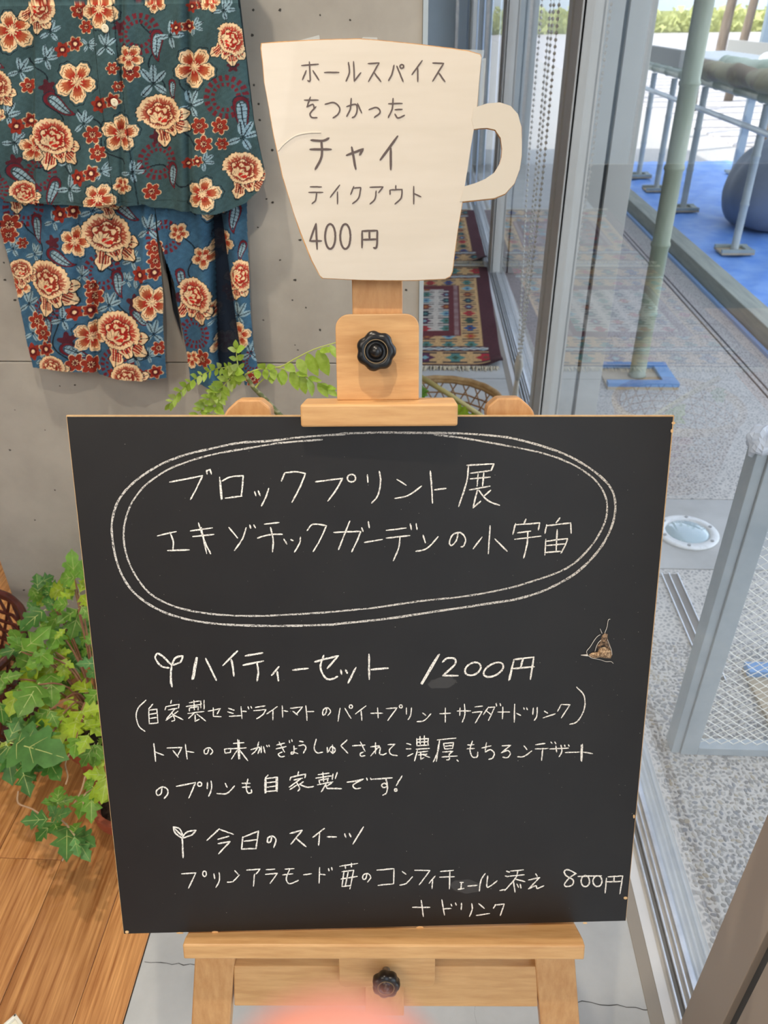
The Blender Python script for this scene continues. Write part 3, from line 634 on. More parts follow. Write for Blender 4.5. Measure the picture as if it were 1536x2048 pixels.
chalk(A_,[[(352,712),(468,685)],[(430,690),(450,745),(448,795)],[(415,802),(548,798)],[(555,682),(690,662)],[(570,716),(700,703)],[(605,632),(640,740),(680,822)],[(622,660),(655,820)],
 [(792,660),(845,725)],[(898,662),(875,730),(826,802)],[(920,645),(926,665)],[(945,645),(955,662)],[(1010,640),(1100,630)],[(968,725),(1040,705),(1120,702)],[(1048,660),(1064,740),(1060,810)],
 [(1130,732),(1148,762)],[(1172,735),(1188,742)],[(1232,720),(1225,760),(1195,812)],[(1272,680),(1310,640),(1392,650)],[(1392,650),(1350,740),(1310,808)]]+toA([[(-34,596),(40,592),(110,590)],[(110,590),(90,640),(62,698)],[(52,535),(20,615),(-8,686)],[(115,570),(122,590)],[(150,538),(155,570)],[(130,648),(225,632)],
 [(245,585),(350,572)],[(245,625),(370,612)],[(318,618),(310,680),(282,745)],[(372,550),(378,580)],[(403,548),(408,580)],[(440,610),(452,650)],[(402,695),(460,680),(520,618)],
 [(625,600),(615,640),(590,665),(580,645),(600,605),(640,598),(665,630),(655,665),(640,672)],[(795,560),(785,708)],[(752,620),(705,682)],[(820,630),(885,695)],
 [(985,525),(975,548)],[(930,548),(915,605)],[(930,555),(1058,545)],[(1058,545),(1050,582)],[(940,598),(1010,588)],[(925,632),(1065,615)],[(995,592),(990,660),(972,732)],
 [(1165,518),(1145,545)],[(1095,555),(1085,600)],[(1095,560),(1222,545)],[(1222,545),(1224,600)],[(1090,632),(1085,715)],[(1090,642),(1205,628)],[(1205,628),(1192,665),(1170,705)],[(1150,580),(1145,690)],[(1095,665),(1190,656)],[(1085,702),(1170,695)]],B_),2.9,'second chalk line, title of the garden exhibition in katakana and kanji')
chalk(C_,[[(258,318),(250,255),(256,185)],[(250,300),(252,250)],[(256,185),(200,130),(168,112)],[(168,112),(155,140),(190,190),(240,202)],[(258,182),(280,140),(325,128)],[(325,128),(310,165),(262,185)],
 [(408,138),(395,200),(382,272)],[(414,140),(390,270)],[(465,145),(500,215),(530,278)],[(660,98),(570,188)],[(622,150),(632,200),(638,252)],[(708,128),(815,110)],[(695,185),(820,160)],[(780,170),(788,230),(780,282)],
 [(915,195),(870,248)],[(905,225),(912,282)],[(1000,215),(1095,205)],[(1135,165),(1210,145),(1280,128)],[(1280,128),(1212,205)],[(1190,125),(1170,200),(1200,262),(1235,272),(1275,255)],
 [(1295,215),(1300,240)],[(1325,215),(1335,235)],[(1388,200),(1340,295)],[(1468,118),(1470,272)],[(1482,212),(1586,204)]]+[[((740+x/2.954-260)*3.072,(1270+y/2.954-1270)*3.072) for x,y in st] for st in
 [[(410,115),(308,290)],[(402,118),(302,286)],[(428,160),(455,138),(500,140),(500,175),(430,240)],[(430,240),(520,240)],circ(608,200,50,34,12,-.5),circ(730,205,64,34,12,-.5),[(850,150),(820,268)],[(846,160),(826,262)],[(850,145),(968,130)],[(968,130),(948,262)],[(905,140),(890,190)],[(845,198),(970,188)]]],3.6,'chalk line with a sprout mark and the price 1200 yen')
d2c=lambda l:[[((740+x/2.954-260)*3.072,y/2.954*3.072) for x,y in st] for st in l]
chalk(C_,[[(98,400),(50,450),(38,500),(55,560),(92,592)],[(140,425),(115,455)],[(115,460),(118,545)],[(118,545),(172,540)],[(118,462),(165,455)],[(165,455),(172,540)],[(120,487),(165,480)],[(120,513),(165,506)],
 [(255,400),(250,420)],[(222,438),(215,460)],[(222,440),(302,425)],[(302,425),(298,450)],[(235,460),(290,450)],[(275,455),(225,515)],[(255,475),(275,520),(255,530)],[(262,495),(220,525)],[(295,468),(265,490)],[(265,490),(325,520)],
 [(365,415),(430,405)],[(345,440),(440,425)],[(392,402),(395,460)],[(365,448),(365,468)],[(365,448),(420,440)],[(420,440),(418,462)],[(435,405),(435,448)],[(455,400),(455,455)],[(355,482),(455,470)],[(400,475),(360,512)],[(400,490),(400,530)],[(400,530),(425,518)],[(410,485),(465,528)],
 [(480,468),(555,452)],[(555,452),(535,485)],[(512,448),(512,500)],[(512,500),(560,502)],[(605,450),(640,462)],[(600,472),(635,482)],[(610,500),(685,495)],[(682,440),(688,515)],[(690,468),(715,470)],[(725,440),(730,455)],[(742,438),(748,450)],
 [(770,445),(830,435)],[(760,465),(835,458)],[(835,458),(815,490),(778,515)],[(905,440),(840,485)],[(878,465),(878,522)],[(935,435),(938,505)],[(945,465),(970,470)],[(985,450),(1060,442)],[(1060,442),(1020,490)],[(1000,468),(1030,492)],
 [(1080,435),(1088,525)],[(1090,470),(1130,470)],[(1210,450),(1200,485),(1185,490),(1188,460),(1215,447),(1232,470),(1215,495)],[(1290,450),(1278,530)],[(1320,450),(1358,512)],circ(1357,440,10),[(1450,435),(1385,485)],[(1420,465),(1425,525)]]
 +d2c([[(5,462),(75,462)],[(45,430),(48,490)],[(95,435),(160,430)],[(160,430),(105,505)],circ(182,422,9),[(215,430),(215,468)],[(245,430),(240,475),(225,500)],[(310,460),(330,475)],[(278,512),(320,505),(360,465)],[(412,465),(475,462)],[(445,430),(445,515)],
 [(515,450),(595,448)],[(532,430),(530,475)],[(558,408),(560,470),(545,515)],[(620,425),(665,420)],[(605,458),(662,452)],[(662,452),(622,520)],[(700,425),(670,470)],[(700,428),(738,425)],[(738,425),(700,505)],[(690,450),(715,470)],[(745,405),(748,420)],[(768,405),(772,418)],
 [(755,455),(825,455)],[(785,425),(782,495)],[(855,408),(852,515)],[(865,462),(890,475)],[(908,430),(912,440)],[(925,430),(930,442)],[(965,430),(962,470)],[(988,428),(985,480),(970,505)],[(1030,450),(1050,462)],[(1022,490),(1095,465)],[(1130,410),(1108,450)],[(1130,410),(1182,412)],[(1182,412),(1130,490)],
 [(1220,308),(1265,360),(1265,440),(1225,510),(1180,528)]]),2.4,'chalk line in brackets listing the home made set')
e2=lambda l:[[(x+(740-280)*3.2,y) for x,y in st] for st in l]
chalk(E_,[[(88,150),(95,210),(100,265)],[(98,205),(152,225)],[(172,180),(268,175)],[(268,175),(240,230)],[(210,195),(245,238)],[(290,155),(302,250)],[(300,200),(345,208)],[(440,185),(430,215),(412,212),(415,188),(445,178),(465,200),(450,222)],
 [(540,185),(545,212)],[(545,212),(578,208)],[(542,186),(582,182)],[(582,182),(578,208)],[(598,150),(665,145)],[(580,184),(680,178)],[(625,125),(632,250)],[(634,130),(638,248)],[(625,190),(585,250)],[(635,190),(690,260)],
 [(710,190),(765,175),(755,215)],[(760,140),(745,190),(715,220)],[(776,168),(776,210)],[(790,170),(800,210)],[(810,162),(815,172)],[(825,160),(828,170)],[(875,160),(925,148)],[(870,185),(935,170)],[(890,140),(925,205)],[(910,205),(885,218),(900,235),(925,232)],[(955,130),(958,145)],[(970,125),(974,138)],
 [(985,165),(985,210),(968,218),(972,205),(1010,215)],[(988,185),(1005,182)],[(1020,135),(1045,140)],[(1015,165),(1050,160),(1062,180),(1045,212)],[(1128,122),(1115,180),(1135,210),(1170,205)],[(1198,175),(1200,208)],[(1205,205),(1225,170),(1250,190),(1235,212),(1220,200)],[(1232,160),(1235,215)],
 [(1325,128),(1285,165)],[(1285,165),(1330,212)],[(1360,165),(1440,160)],[(1410,140),(1440,200)],[(1430,205),(1410,215),(1415,232),(1440,228)]]
 +e2([[(35,145),(35,215)],[(5,172),(60,165)],[(60,165),(5,230)],[(35,185),(65,175),(62,215),(85,222),(105,212)],[(115,158),(160,155)],[(160,155),(125,190),(135,220),(175,228)],
 [(235,150),(262,158)],[(232,185),(262,185)],[(240,232),(275,215)],[(300,125),(375,118)],[(300,118),(300,162)],[(320,105),(322,155)],[(348,100),(348,155)],[(373,118),(370,162)],[(298,142),(372,138)],[(300,165),(375,160)],[(295,187),(380,182)],[(305,190),(285,262)],[(310,207),(370,200)],[(310,224),(365,218)],[(325,205),(325,252)],[(325,252),(345,240)],[(340,222),(382,240)],
 [(430,128),(550,115)],[(445,130),(435,200),(405,268)],[(440,150),(425,265)],[(470,150),(535,145)],[(535,145),(528,182)],[(470,150),(478,185)],[(478,168),(530,163)],[(478,186),(528,182)],[(465,205),(530,200)],[(530,200),(505,220)],[(507,218),(508,250),(490,255)],[(460,237),(558,230)],[(556,255),(565,265)],
 [(655,135),(640,190),(655,235),(685,235),(690,205)],[(625,160),(665,158)],[(620,185),(668,182)],[(715,180),(775,165)],[(745,145),(737,200)],[(737,205),(770,190),(795,212),(785,242),(760,252)],[(845,165),(900,162)],[(900,162),(840,210)],[(840,210),(880,195),(898,215),(880,240),(850,238)],
 [(985,165),(1005,190)],[(945,235),(985,233),(1035,198)],[(1060,158),(1120,150)],[(1058,185),(1140,182)],[(1105,190),(1098,258)],[(1158,140),(1165,150)],[(1182,140),(1190,152)],[(1150,185),(1270,180)],[(1190,165),(1195,205)],[(1222,160),(1228,200),(1210,235)],[(1245,160),(1248,170)],[(1270,158),(1275,168)],[(1250,208),(1340,205)],[(1360,155),(1355,265)],[(1352,160),(1350,260)],[(1365,205),(1425,215)]]),2.5,'chalk line praising the rich tomato taste')
chalk(E_,[[(140,430),(135,470),(112,482),(105,455),(140,428),(172,440),(178,470),(155,502)],[(232,425),(355,400)],[(355,400),(335,450),(312,500)],circ(382,411,13),[(432,400),(430,440)],[(455,390),(458,440),(440,488)],[(545,405),(558,430)],[(492,470),(555,470),(605,422)],
 [(690,378),(680,430),(690,465),(712,465),(712,445)],[(652,405),(705,405)],[(655,430),(705,428)],[(820,352),(800,375)],[(800,380),(800,468)],[(806,380),(806,466)],[(800,377),(880,365)],[(880,365),(878,458)],[(872,370),(872,456)],[(812,402),(870,395)],[(812,430),(870,422)],[(802,458),(878,452)],
 [(1015,330),(1010,350)],[(965,365),(960,385)],[(970,365),(1060,345)],[(1060,345),(1055,370)],[(985,385),(1040,372)],[(1030,375),(955,430)],[(1000,395),(1022,435),(1010,455)],[(1005,415),(960,445)],[(1045,395),(1020,412)],[(1020,412),(1070,430),(1110,425)],
 [(1140,350),(1210,340)],[(1125,372),(1225,358)],[(1170,335),(1175,395)],[(1145,385),(1150,405)],[(1145,385),(1205,375)],[(1205,372),(1200,392)],[(1235,345),(1230,380)],[(1262,335),(1250,375)],[(1135,415),(1235,395)],[(1190,410),(1160,460)],[(1190,415),(1196,438)],[(1196,438),(1240,438),(1290,440)],[(1230,400),(1200,420)],
 [(1325,398),(1380,390),(1430,378)],[(1430,378),(1365,415),(1380,440),(1412,435)],[(1450,372),(1455,385)],[(1475,372),(1480,382)]]
 +e2([[(5,380),(142,370)],[(100,372),(110,420),(85,432),(75,415),(95,405),(112,425),(105,465),(82,482)],[(205,358),(168,420)],circ(165,448,8)]),2.7,'chalk line saying the pudding is home made too')
chalk(G_,[[(148,305),(145,240),(142,180)],[(142,180),(100,150),(85,108)],[(85,108),(125,120),(145,160)],[(90,115),(140,165)],[(145,172),(175,140),(230,130)],[(230,130),(205,158),(145,180)],[(380,120),(300,195)],[(385,125),(470,155)],[(370,188),(440,168)],[(372,215),(448,202)],[(448,202),(375,280)],
 [(530,172),(522,250)],[(522,250),(615,247)],[(530,175),(630,135)],[(630,135),(615,248)],[(537,200),(620,190)],[(715,175),(705,205),(688,205),(692,178),(720,167),(742,190),(728,240)],[(832,150),(910,130)],[(910,130),(838,218)],[(870,180),(935,235)],[(1052,118),(978,175)],[(1022,150),(1015,225)],[(1070,172),(1130,172)],[(1182,152),(1190,175)],[(1212,150),(1222,172)],[(1302,108),(1235,218)]],3.0,'chalk heading with a sprout mark for the sweets of the day')
g2=lambda l:[[((780+x/3.072-320)*3.2,y/3.072*3.2) for x,y in st] for st in l]
chalk(G_,[[(138,408),(230,402)],[(230,402),(182,500)],circ(285,408,12,17),[(345,408),(350,440)],[(378,400),(380,450),(358,495)],[(478,388),(500,412)],[(430,462),(466,460)],[(466,460),(508,415)],[(555,385),(640,378)],[(640,378),(615,410)],[(605,410),(598,488)],[(680,382),(735,378)],[(675,412),(752,405)],[(752,405),(705,470)],
 [(800,378),(858,375)],[(785,415),(850,408)],[(830,380),(808,440),(830,472),(885,450)],[(918,415),(970,408)],[(1022,368),(1018,468)],[(1025,410),(1058,415)],[(1078,375),(1082,390)],[(1098,368),(1102,385)],[(1150,360),(1265,342)],[(1185,350),(1188,375)],[(1225,340),(1225,365)],[(1165,395),(1240,385)],[(1178,390),(1165,490)],[(1158,442),(1262,425)],[(1168,490),(1222,482)],[(1240,385),(1215,505)],[(1205,395),(1185,488)],
 [(1325,410),(1315,440),(1298,440),(1302,415),(1330,407),(1348,430),(1328,462)],[(1388,385),(1498,375)],[(1498,375),(1495,470)],[(1395,482),(1495,472)]]
 +g2([[(75,378),(98,395)],[(60,462),(100,450),(138,410)],[(152,370),(245,372)],[(245,372),(180,460)],[(278,405),(240,450)],[(262,430),(258,482)],[(310,378),(390,370)],[(305,412),(395,410)],[(368,375),(365,485)],[(430,445),(450,445)],[(440,448),(435,485)],[(418,488),(455,482)],[(478,468),(535,462)],
 [(585,390),(560,430),(548,498)],[(600,405),(595,470),(615,468),(658,435)],[(715,375),(735,382)],[(708,405),(725,410)],[(675,495),(710,488)],[(740,375),(820,368)],[(725,407),(825,398)],[(785,378),(770,420),(705,495)],[(770,425),(830,440)],[(758,440),(768,505)],[(780,455),(790,475)],[(800,455),(805,480)],[(895,392),(905,408)],[(850,430),(920,415)],[(920,415),(850,485)],[(850,485),(895,465),(905,482),(945,465)]]),2.5,'chalk line naming the pudding with strawberry confiture')
chalk(H_,[[(1145,392),(1095,367),(1070,378),(1085,405),(1125,430),(1120,460),(1085,470),(1072,455),(1105,415),(1140,392)],circ(1200,437,26,34),circ(1275,437,28,33),[(1155,408),(1300,404)],[(1330,418),(1322,510)],[(1340,410),(1430,405)],[(1430,405),(1412,515)],[(1378,410),(1375,440)],[(1330,442),(1425,438)]],2.8,'chalk price 800 yen in the lower right corner')
chalk(H_,[[(138,598),(245,598)],[(192,555),(205,655)],[(318,552),(335,645)],[(325,608),(375,605)],[(375,578),(380,590)],[(402,570),(408,585)],[(440,572),(438,612)],[(502,575),(505,610),(488,655)],[(545,575),(580,605)],[(530,648),(612,635)],[(635,605),(650,580)],[(645,583),(702,578)],[(702,578),(678,648)]],2.5,'bottom chalk line reading plus drink')
M_sm=mat('chalk_smudge',(150,148,146),.95,alpha=.13,spec=0)
for i,(cx,cy,rx,ry,rt) in enumerate(((931,1773,30,14,.1),(884,1366,28,11,-.15),(690,1095,24,46,.5),(1028,1075,14,44,.3))):
    P=circ(cx,cy,rx,ry,24,rt)[:-1];V=[onB(cx,cy,.0003)]+[onB(x+random.uniform(-2,2),y+random.uniform(-2,2),.0003) for x,y in P]
    if i<2: mesh('chalk_smudge',V,[(0,j+1,(j+1)%24+1) for j in range(24)],M_sm,board)
spk=MB()
for k in range(260):
    x,y=random.uniform(200,1290),random.uniform(870,1830);r=random.uniform(.3,.85);spk.add([onB(x+r*math.cos(t),y+r*math.sin(t),.0003) for t in (0,1.57,3.14,4.71)],[(0,1,2,3)])
spk.build('chalk_specks',M_chalkthin,board,kind='stuff')
cm=mat('chipped_wood',(226,186,132),.8)
for (x,y,a,b) in ((1347,846,4,3),(1344,862,3,4),(1268,1633,2,4),(1251,1796,4,3),(840,1856,8,4),(254,1864,4,3),(360,1866,8,2),(1170,1846,5,2),(430,1864,7,2)):
    P=circ(x,y,a,b,7)[:-1];mesh('chip',[onB(px_,py_,.0003) for px_,py_ in P],[tuple(range(len(P)))],cm,board)
# dried cocoon stuck to the board
def c7(x,y): return (1140+x/12.8,1220+y/12.8)
coc=thing('dried_cocoon',onB(1200,1318),'small brown dried cocoon of silk and grit stuck on the right of the blackboard','insect nest')
def heap(name,P,m,hgt,n=26):
    mb=MB();cx=sum(p[0] for p in P)/len(P);cy=sum(p[1] for p in P)/len(P);k=len(P);V=[];rings=4
    for r in range(rings+1):
        s=1-r/rings*.98
        for x,y in P:
            X,Y=c7(cx+(x-cx)*s,cy+(y-cy)*s);V.append(onB(X,Y,.0004+hgt*math.sin(min(1,r/rings)*1.57)*random.uniform(.6,1.2)))
    mb.add(V,[(r*k+i,r*k+(i+1)%k,(r+1)*k+(i+1)%k,(r+1)*k+i) for r in range(rings) for i in range(k)]);return mb.build(name,m,coc)
heap('cocoon_body',[(480,1150),(560,1090),(700,1080),(770,960),(900,940),(1000,1010),(1060,1060),(1080,1150),(1040,1240),(900,1230),(760,1210),(620,1240),(520,1200)],mat('cocoon',(128,100,74),.9,col2=(206,176,140),scale=500,lo=.42,hi=.6),.005)
heap('cocoon_neck',[(790,740),(830,640),(900,590),(970,620),(960,720),(1030,900),(1060,1060),(980,1000),(900,930),(820,900),(740,1000),(680,960)],mat('cocoon_dark',(74,60,50),.9,col2=(150,124,98),scale=500,lo=.42,hi=.6),.004)
sk=MB()
for P in ([(280,1155),(440,1160),(560,1230),(760,1270),(920,1320),(1050,1320),(1110,1370)],[(440,1130),(430,1050),(520,940),(620,780),(700,680),(780,630)],[(890,590),(950,430),(980,260),(1030,235)],[(640,1060),(690,900),(760,800),(860,740)],[(820,600),(770,480)],[(960,760),(1010,900),(1060,1020),(1075,1140)]):
    sk.tube([onB(*c7(x,y),.0012) for x,y in smoothline(P,4)],.00028,5)
sk.tube([onB(*c7(280,1155),.001),onB(*c7(450,1160),.001)],[.0003,.0011],6)
sk.build('silk_threads',mat('silk',(222,216,206),.6),coc)
# ---------------------------------------------------------------- mug shaped card sign
md_=.0275;mug=thing('mug_sign',W(0,.093,md_),'cream mug shaped cardboard sign with katakana and the price 400 yen, fixed to the mast','sign')
def onM(x,y,dd=0.):
    a,b=onE(x,y,md_+dd);return W(a,b,md_+dd)
m2=lambda P:[(500+x/2.743,50+y/2.743) for x,y in P]
out=m2([(65,102),(160,96),(250,90),(400,82),(600,78),(700,85),(900,105),(1100,130),(1200,145),(1262,163),(1270,180),(1265,220),(1255,330),(1245,450),(1300,431),(1370,425),(1430,445),(1470,490),(1488,560),(1491,640),(1490,720),(1480,790),(1450,870),(1400,925),(1340,950),(1250,960),(1165,970),(1140,1120),(1122,1250),(1110,1350),(1098,1377),(1070,1392),(900,1400),(750,1400),(600,1398),(400,1388),(385,1375),(340,1290),(280,1140),(240,1030),(180,830),(130,600),(95,400),(80,320),(70,200),(62,130)])
hol=m2([(1228,572),(1262,567),(1300,565),(1345,575),(1375,620),(1383,680),(1380,725),(1370,760),(1340,810),(1290,845),(1235,868),(1178,885),(1195,780),(1208,690)])
def sheet(name,o_,h_,d0,d1,m,parent,grow=0.):
    """flat sheet with a hole, from depth d0 to d1"""
    bm=bmesh.new();org=np.array(rootloc(parent))
    def loop(P,g):
        c=np.mean(P,0);vs=[]
        for x,y in P:
            q=onM(x,y)-org;vs.append(bm.verts.new(q+en*d0))
        es=[bm.edges.new((vs[i],vs[(i+1)%len(vs)])) for i in range(len(vs))];return es
    es=loop(o_,1)+loop(h_,1)
    bmesh.ops.triangle_fill(bm,use_beauty=True,edges=es,normal=Vector(en))
    r=bmesh.ops.extrude_face_region(bm,geom=list(bm.faces));vs=[g for g in r['geom'] if isinstance(g,bmesh.types.BMVert)]
    bmesh.ops.translate(bm,verts=vs,vec=Vector(en*(d1-d0)));bmesh.ops.recalc_face_normals(bm,faces=bm.faces)
    me=bpy.data.meshes.new(name);bm.to_mesh(me);bm.free();me.materials.append(m)
    o=bpy.data.objects.new(name,me);SC.collection.objects.link(o);o.parent=parent;return o
def shift(P,dx,dy): return [(x+dx+random.uniform(-.6,.6),y+dy+random.uniform(-.6,.6)) for x,y in P]
sheet('cardboard',[(x-(1.6 if x<700 else -.6),y-(1.8 if y<200 else -.8)) for x,y in shift(out,0,0)],hol,-.0045,-.0004,mat('corrugated_card',(206,158,100),.8,col2=(176,128,78),scale=120),mug)['label']='brown corrugated cardboard backing at the edge'
M_paper=mat('cream_print',(203,193,177),.36,col2=(210,200,185),scale=14,stretch=(.4,.4,3),detail=3,bump=.10,coat=.25)
body=m2([(65,102),(160,96),(250,90),(400,82),(600,78),(700,85),(900,105),(1100,130),(1200,145),(1262,163),(1270,180),(1265,220),(1255,330),(1245,450),(1228,572),(1208,690),(1195,780),(1178,885),(1165,970),(1140,1120),(1122,1250),(1110,1350),(1098,1377),(1070,1392),(900,1400),(750,1400),(600,1398),(400,1388),(385,1375),(340,1290),(280,1140),(240,1030),(180,830),(130,600),(95,400),(80,320),(70,200),(62,130)])
MB().prism([onE(x,y,md_) for x,y in body][::-1],(EP,eu,ev,en),md_-.0004,md_).build('printed_sheet',M_paper,mug)
hnd=m2([(1225,456),(1300,431),(1370,425),(1430,445),(1470,490),(1488,560),(1491,640),(1490,720),(1480,790),(1450,870),(1400,925),(1340,950),(1250,960),(1150,970),(1178,885),(1235,868),(1290,845),(1340,810),(1370,760),(1380,725),(1383,680),(1375,620),(1345,575),(1300,565),(1262,567),(1228,572),(1215,520)])
MB().prism([onE(x,y,md_) for x,y in hnd][::-1],(EP,eu,ev,en),md_-.0002,md_+.0005).build('handle',mat('cream_handle',(203,194,178),.3,coat=.4),mug)
M_print=mat('print_brown',(86,72,68),.6)
def prt(strokes,wd,label):
    mb=MB()
    for i,st in enumerate(strokes):
        ribbon(mb,m2(st),wd/2.743,lambda x,y,i=i:onM(x,y,.0003+.000008*i),0)
    o=mb.build('printed_lettering',M_print,mug);o['label']=label
prt([[(283,222),(375,215)],[(325,202),(330,300),(316,305)],[(308,250),(288,300)],[(345,250),(378,302)],[(408,260),(488,260)],[(540,205),(545,260),(527,308)],[(568,200),(572,308)],[(572,308),(608,262)],[(648,212),(708,208)],[(708,208),(650,310)],[(682,262),(718,310)],[(790,220),(780,265),(760,305)],[(805,225),(822,265),(840,310)],circ(833,227,10),[(945,195),(888,272)],[(920,235),(920,310)],[(1002,208),(1062,210)],[(1062,210),(1002,308)],[(1035,262),(1070,310)]],8.5,'top printed line in brown katakana')
prt([[(298,412),(375,412)],[(332,395),(312,450)],[(312,450),(345,435),(352,462)],[(362,448),(330,485),(340,507),(368,508)],[(412,435),(460,425),(492,455),(482,490),(455,510)],[(530,448),(580,435),(587,470),(575,500),(560,508)],[(555,402),(550,460),(530,502)],[(590,430),(612,482)],[(652,465),(695,452),(714,478),(682,508)],[(760,432),(835,430)],[(785,402),(780,460),(758,508)],[(795,465),(835,462)],[(795,488),(812,510),(848,495)]],8.5,'second printed line in brown hiragana')
prt([[(335,632),(400,635),(432,620)],[(330,682),(445,682)],[(392,638),(393,720),(358,792)],[(530,715),(620,680)],[(620,680),(602,712)],[(558,670),(580,790)],[(810,610),(715,740)],[(772,675),(772,792)]],13,'large printed word for chai')
prt([[(330,888),(392,888)],[(322,918),(400,918)],[(365,922),(360,960),(340,980)],[(492,878),(440,945)],[(480,915),(480,982)],[(570,885),(552,930)],[(568,895),(608,892)],[(608,892),(595,950),(562,980)],[(658,890),(730,888)],[(730,888),(705,920)],[(692,910),(685,955),(658,982)],[(800,880),(800,900)],[(768,930),(768,905)],[(768,905),(835,902)],[(835,902),(828,950),(795,982)],[(898,885),(898,982)],[(900,925),(938,942)]],8,'printed line reading take out in katakana')
prt([[(362,1090),(328,1185)],[(328,1185),(392,1185)],[(362,1090),(368,1230)],circ(440,1160,28,68,18),circ(523,1160,28,68,18),[(615,1130),(615,1222)],[(615,1130),(698,1128)],[(698,1128),(695,1215),(678,1222)],[(655,1130),(655,1175)],[(618,1178),(695,1175)]],11,'printed price 400 yen')
M_tape=mat('clear_tape',(206,214,214),.15,alpha=.42,coat=.5)
for P in ([(1090,130),(1285,138),(1280,178),(1270,182)],[(1268,182),(1295,182),(1280,435),(1246,450)],[(240,92),(380,55),(384,84)],[(610,76),(620,66),(698,68),(700,84)]):
    mesh('tape_strip',[onM(x,y,-.001) for x,y in m2(P)],[tuple(range(len(P)))],M_tape,mug)
cr=MB();cr.tube([onM(x,y,.0001) for x,y in smoothline(m2([(155,690),(190,650),(250,608),(320,592),(390,590)]),4)],.0007,6);cr.build('paper_crease',M_paper,mug)
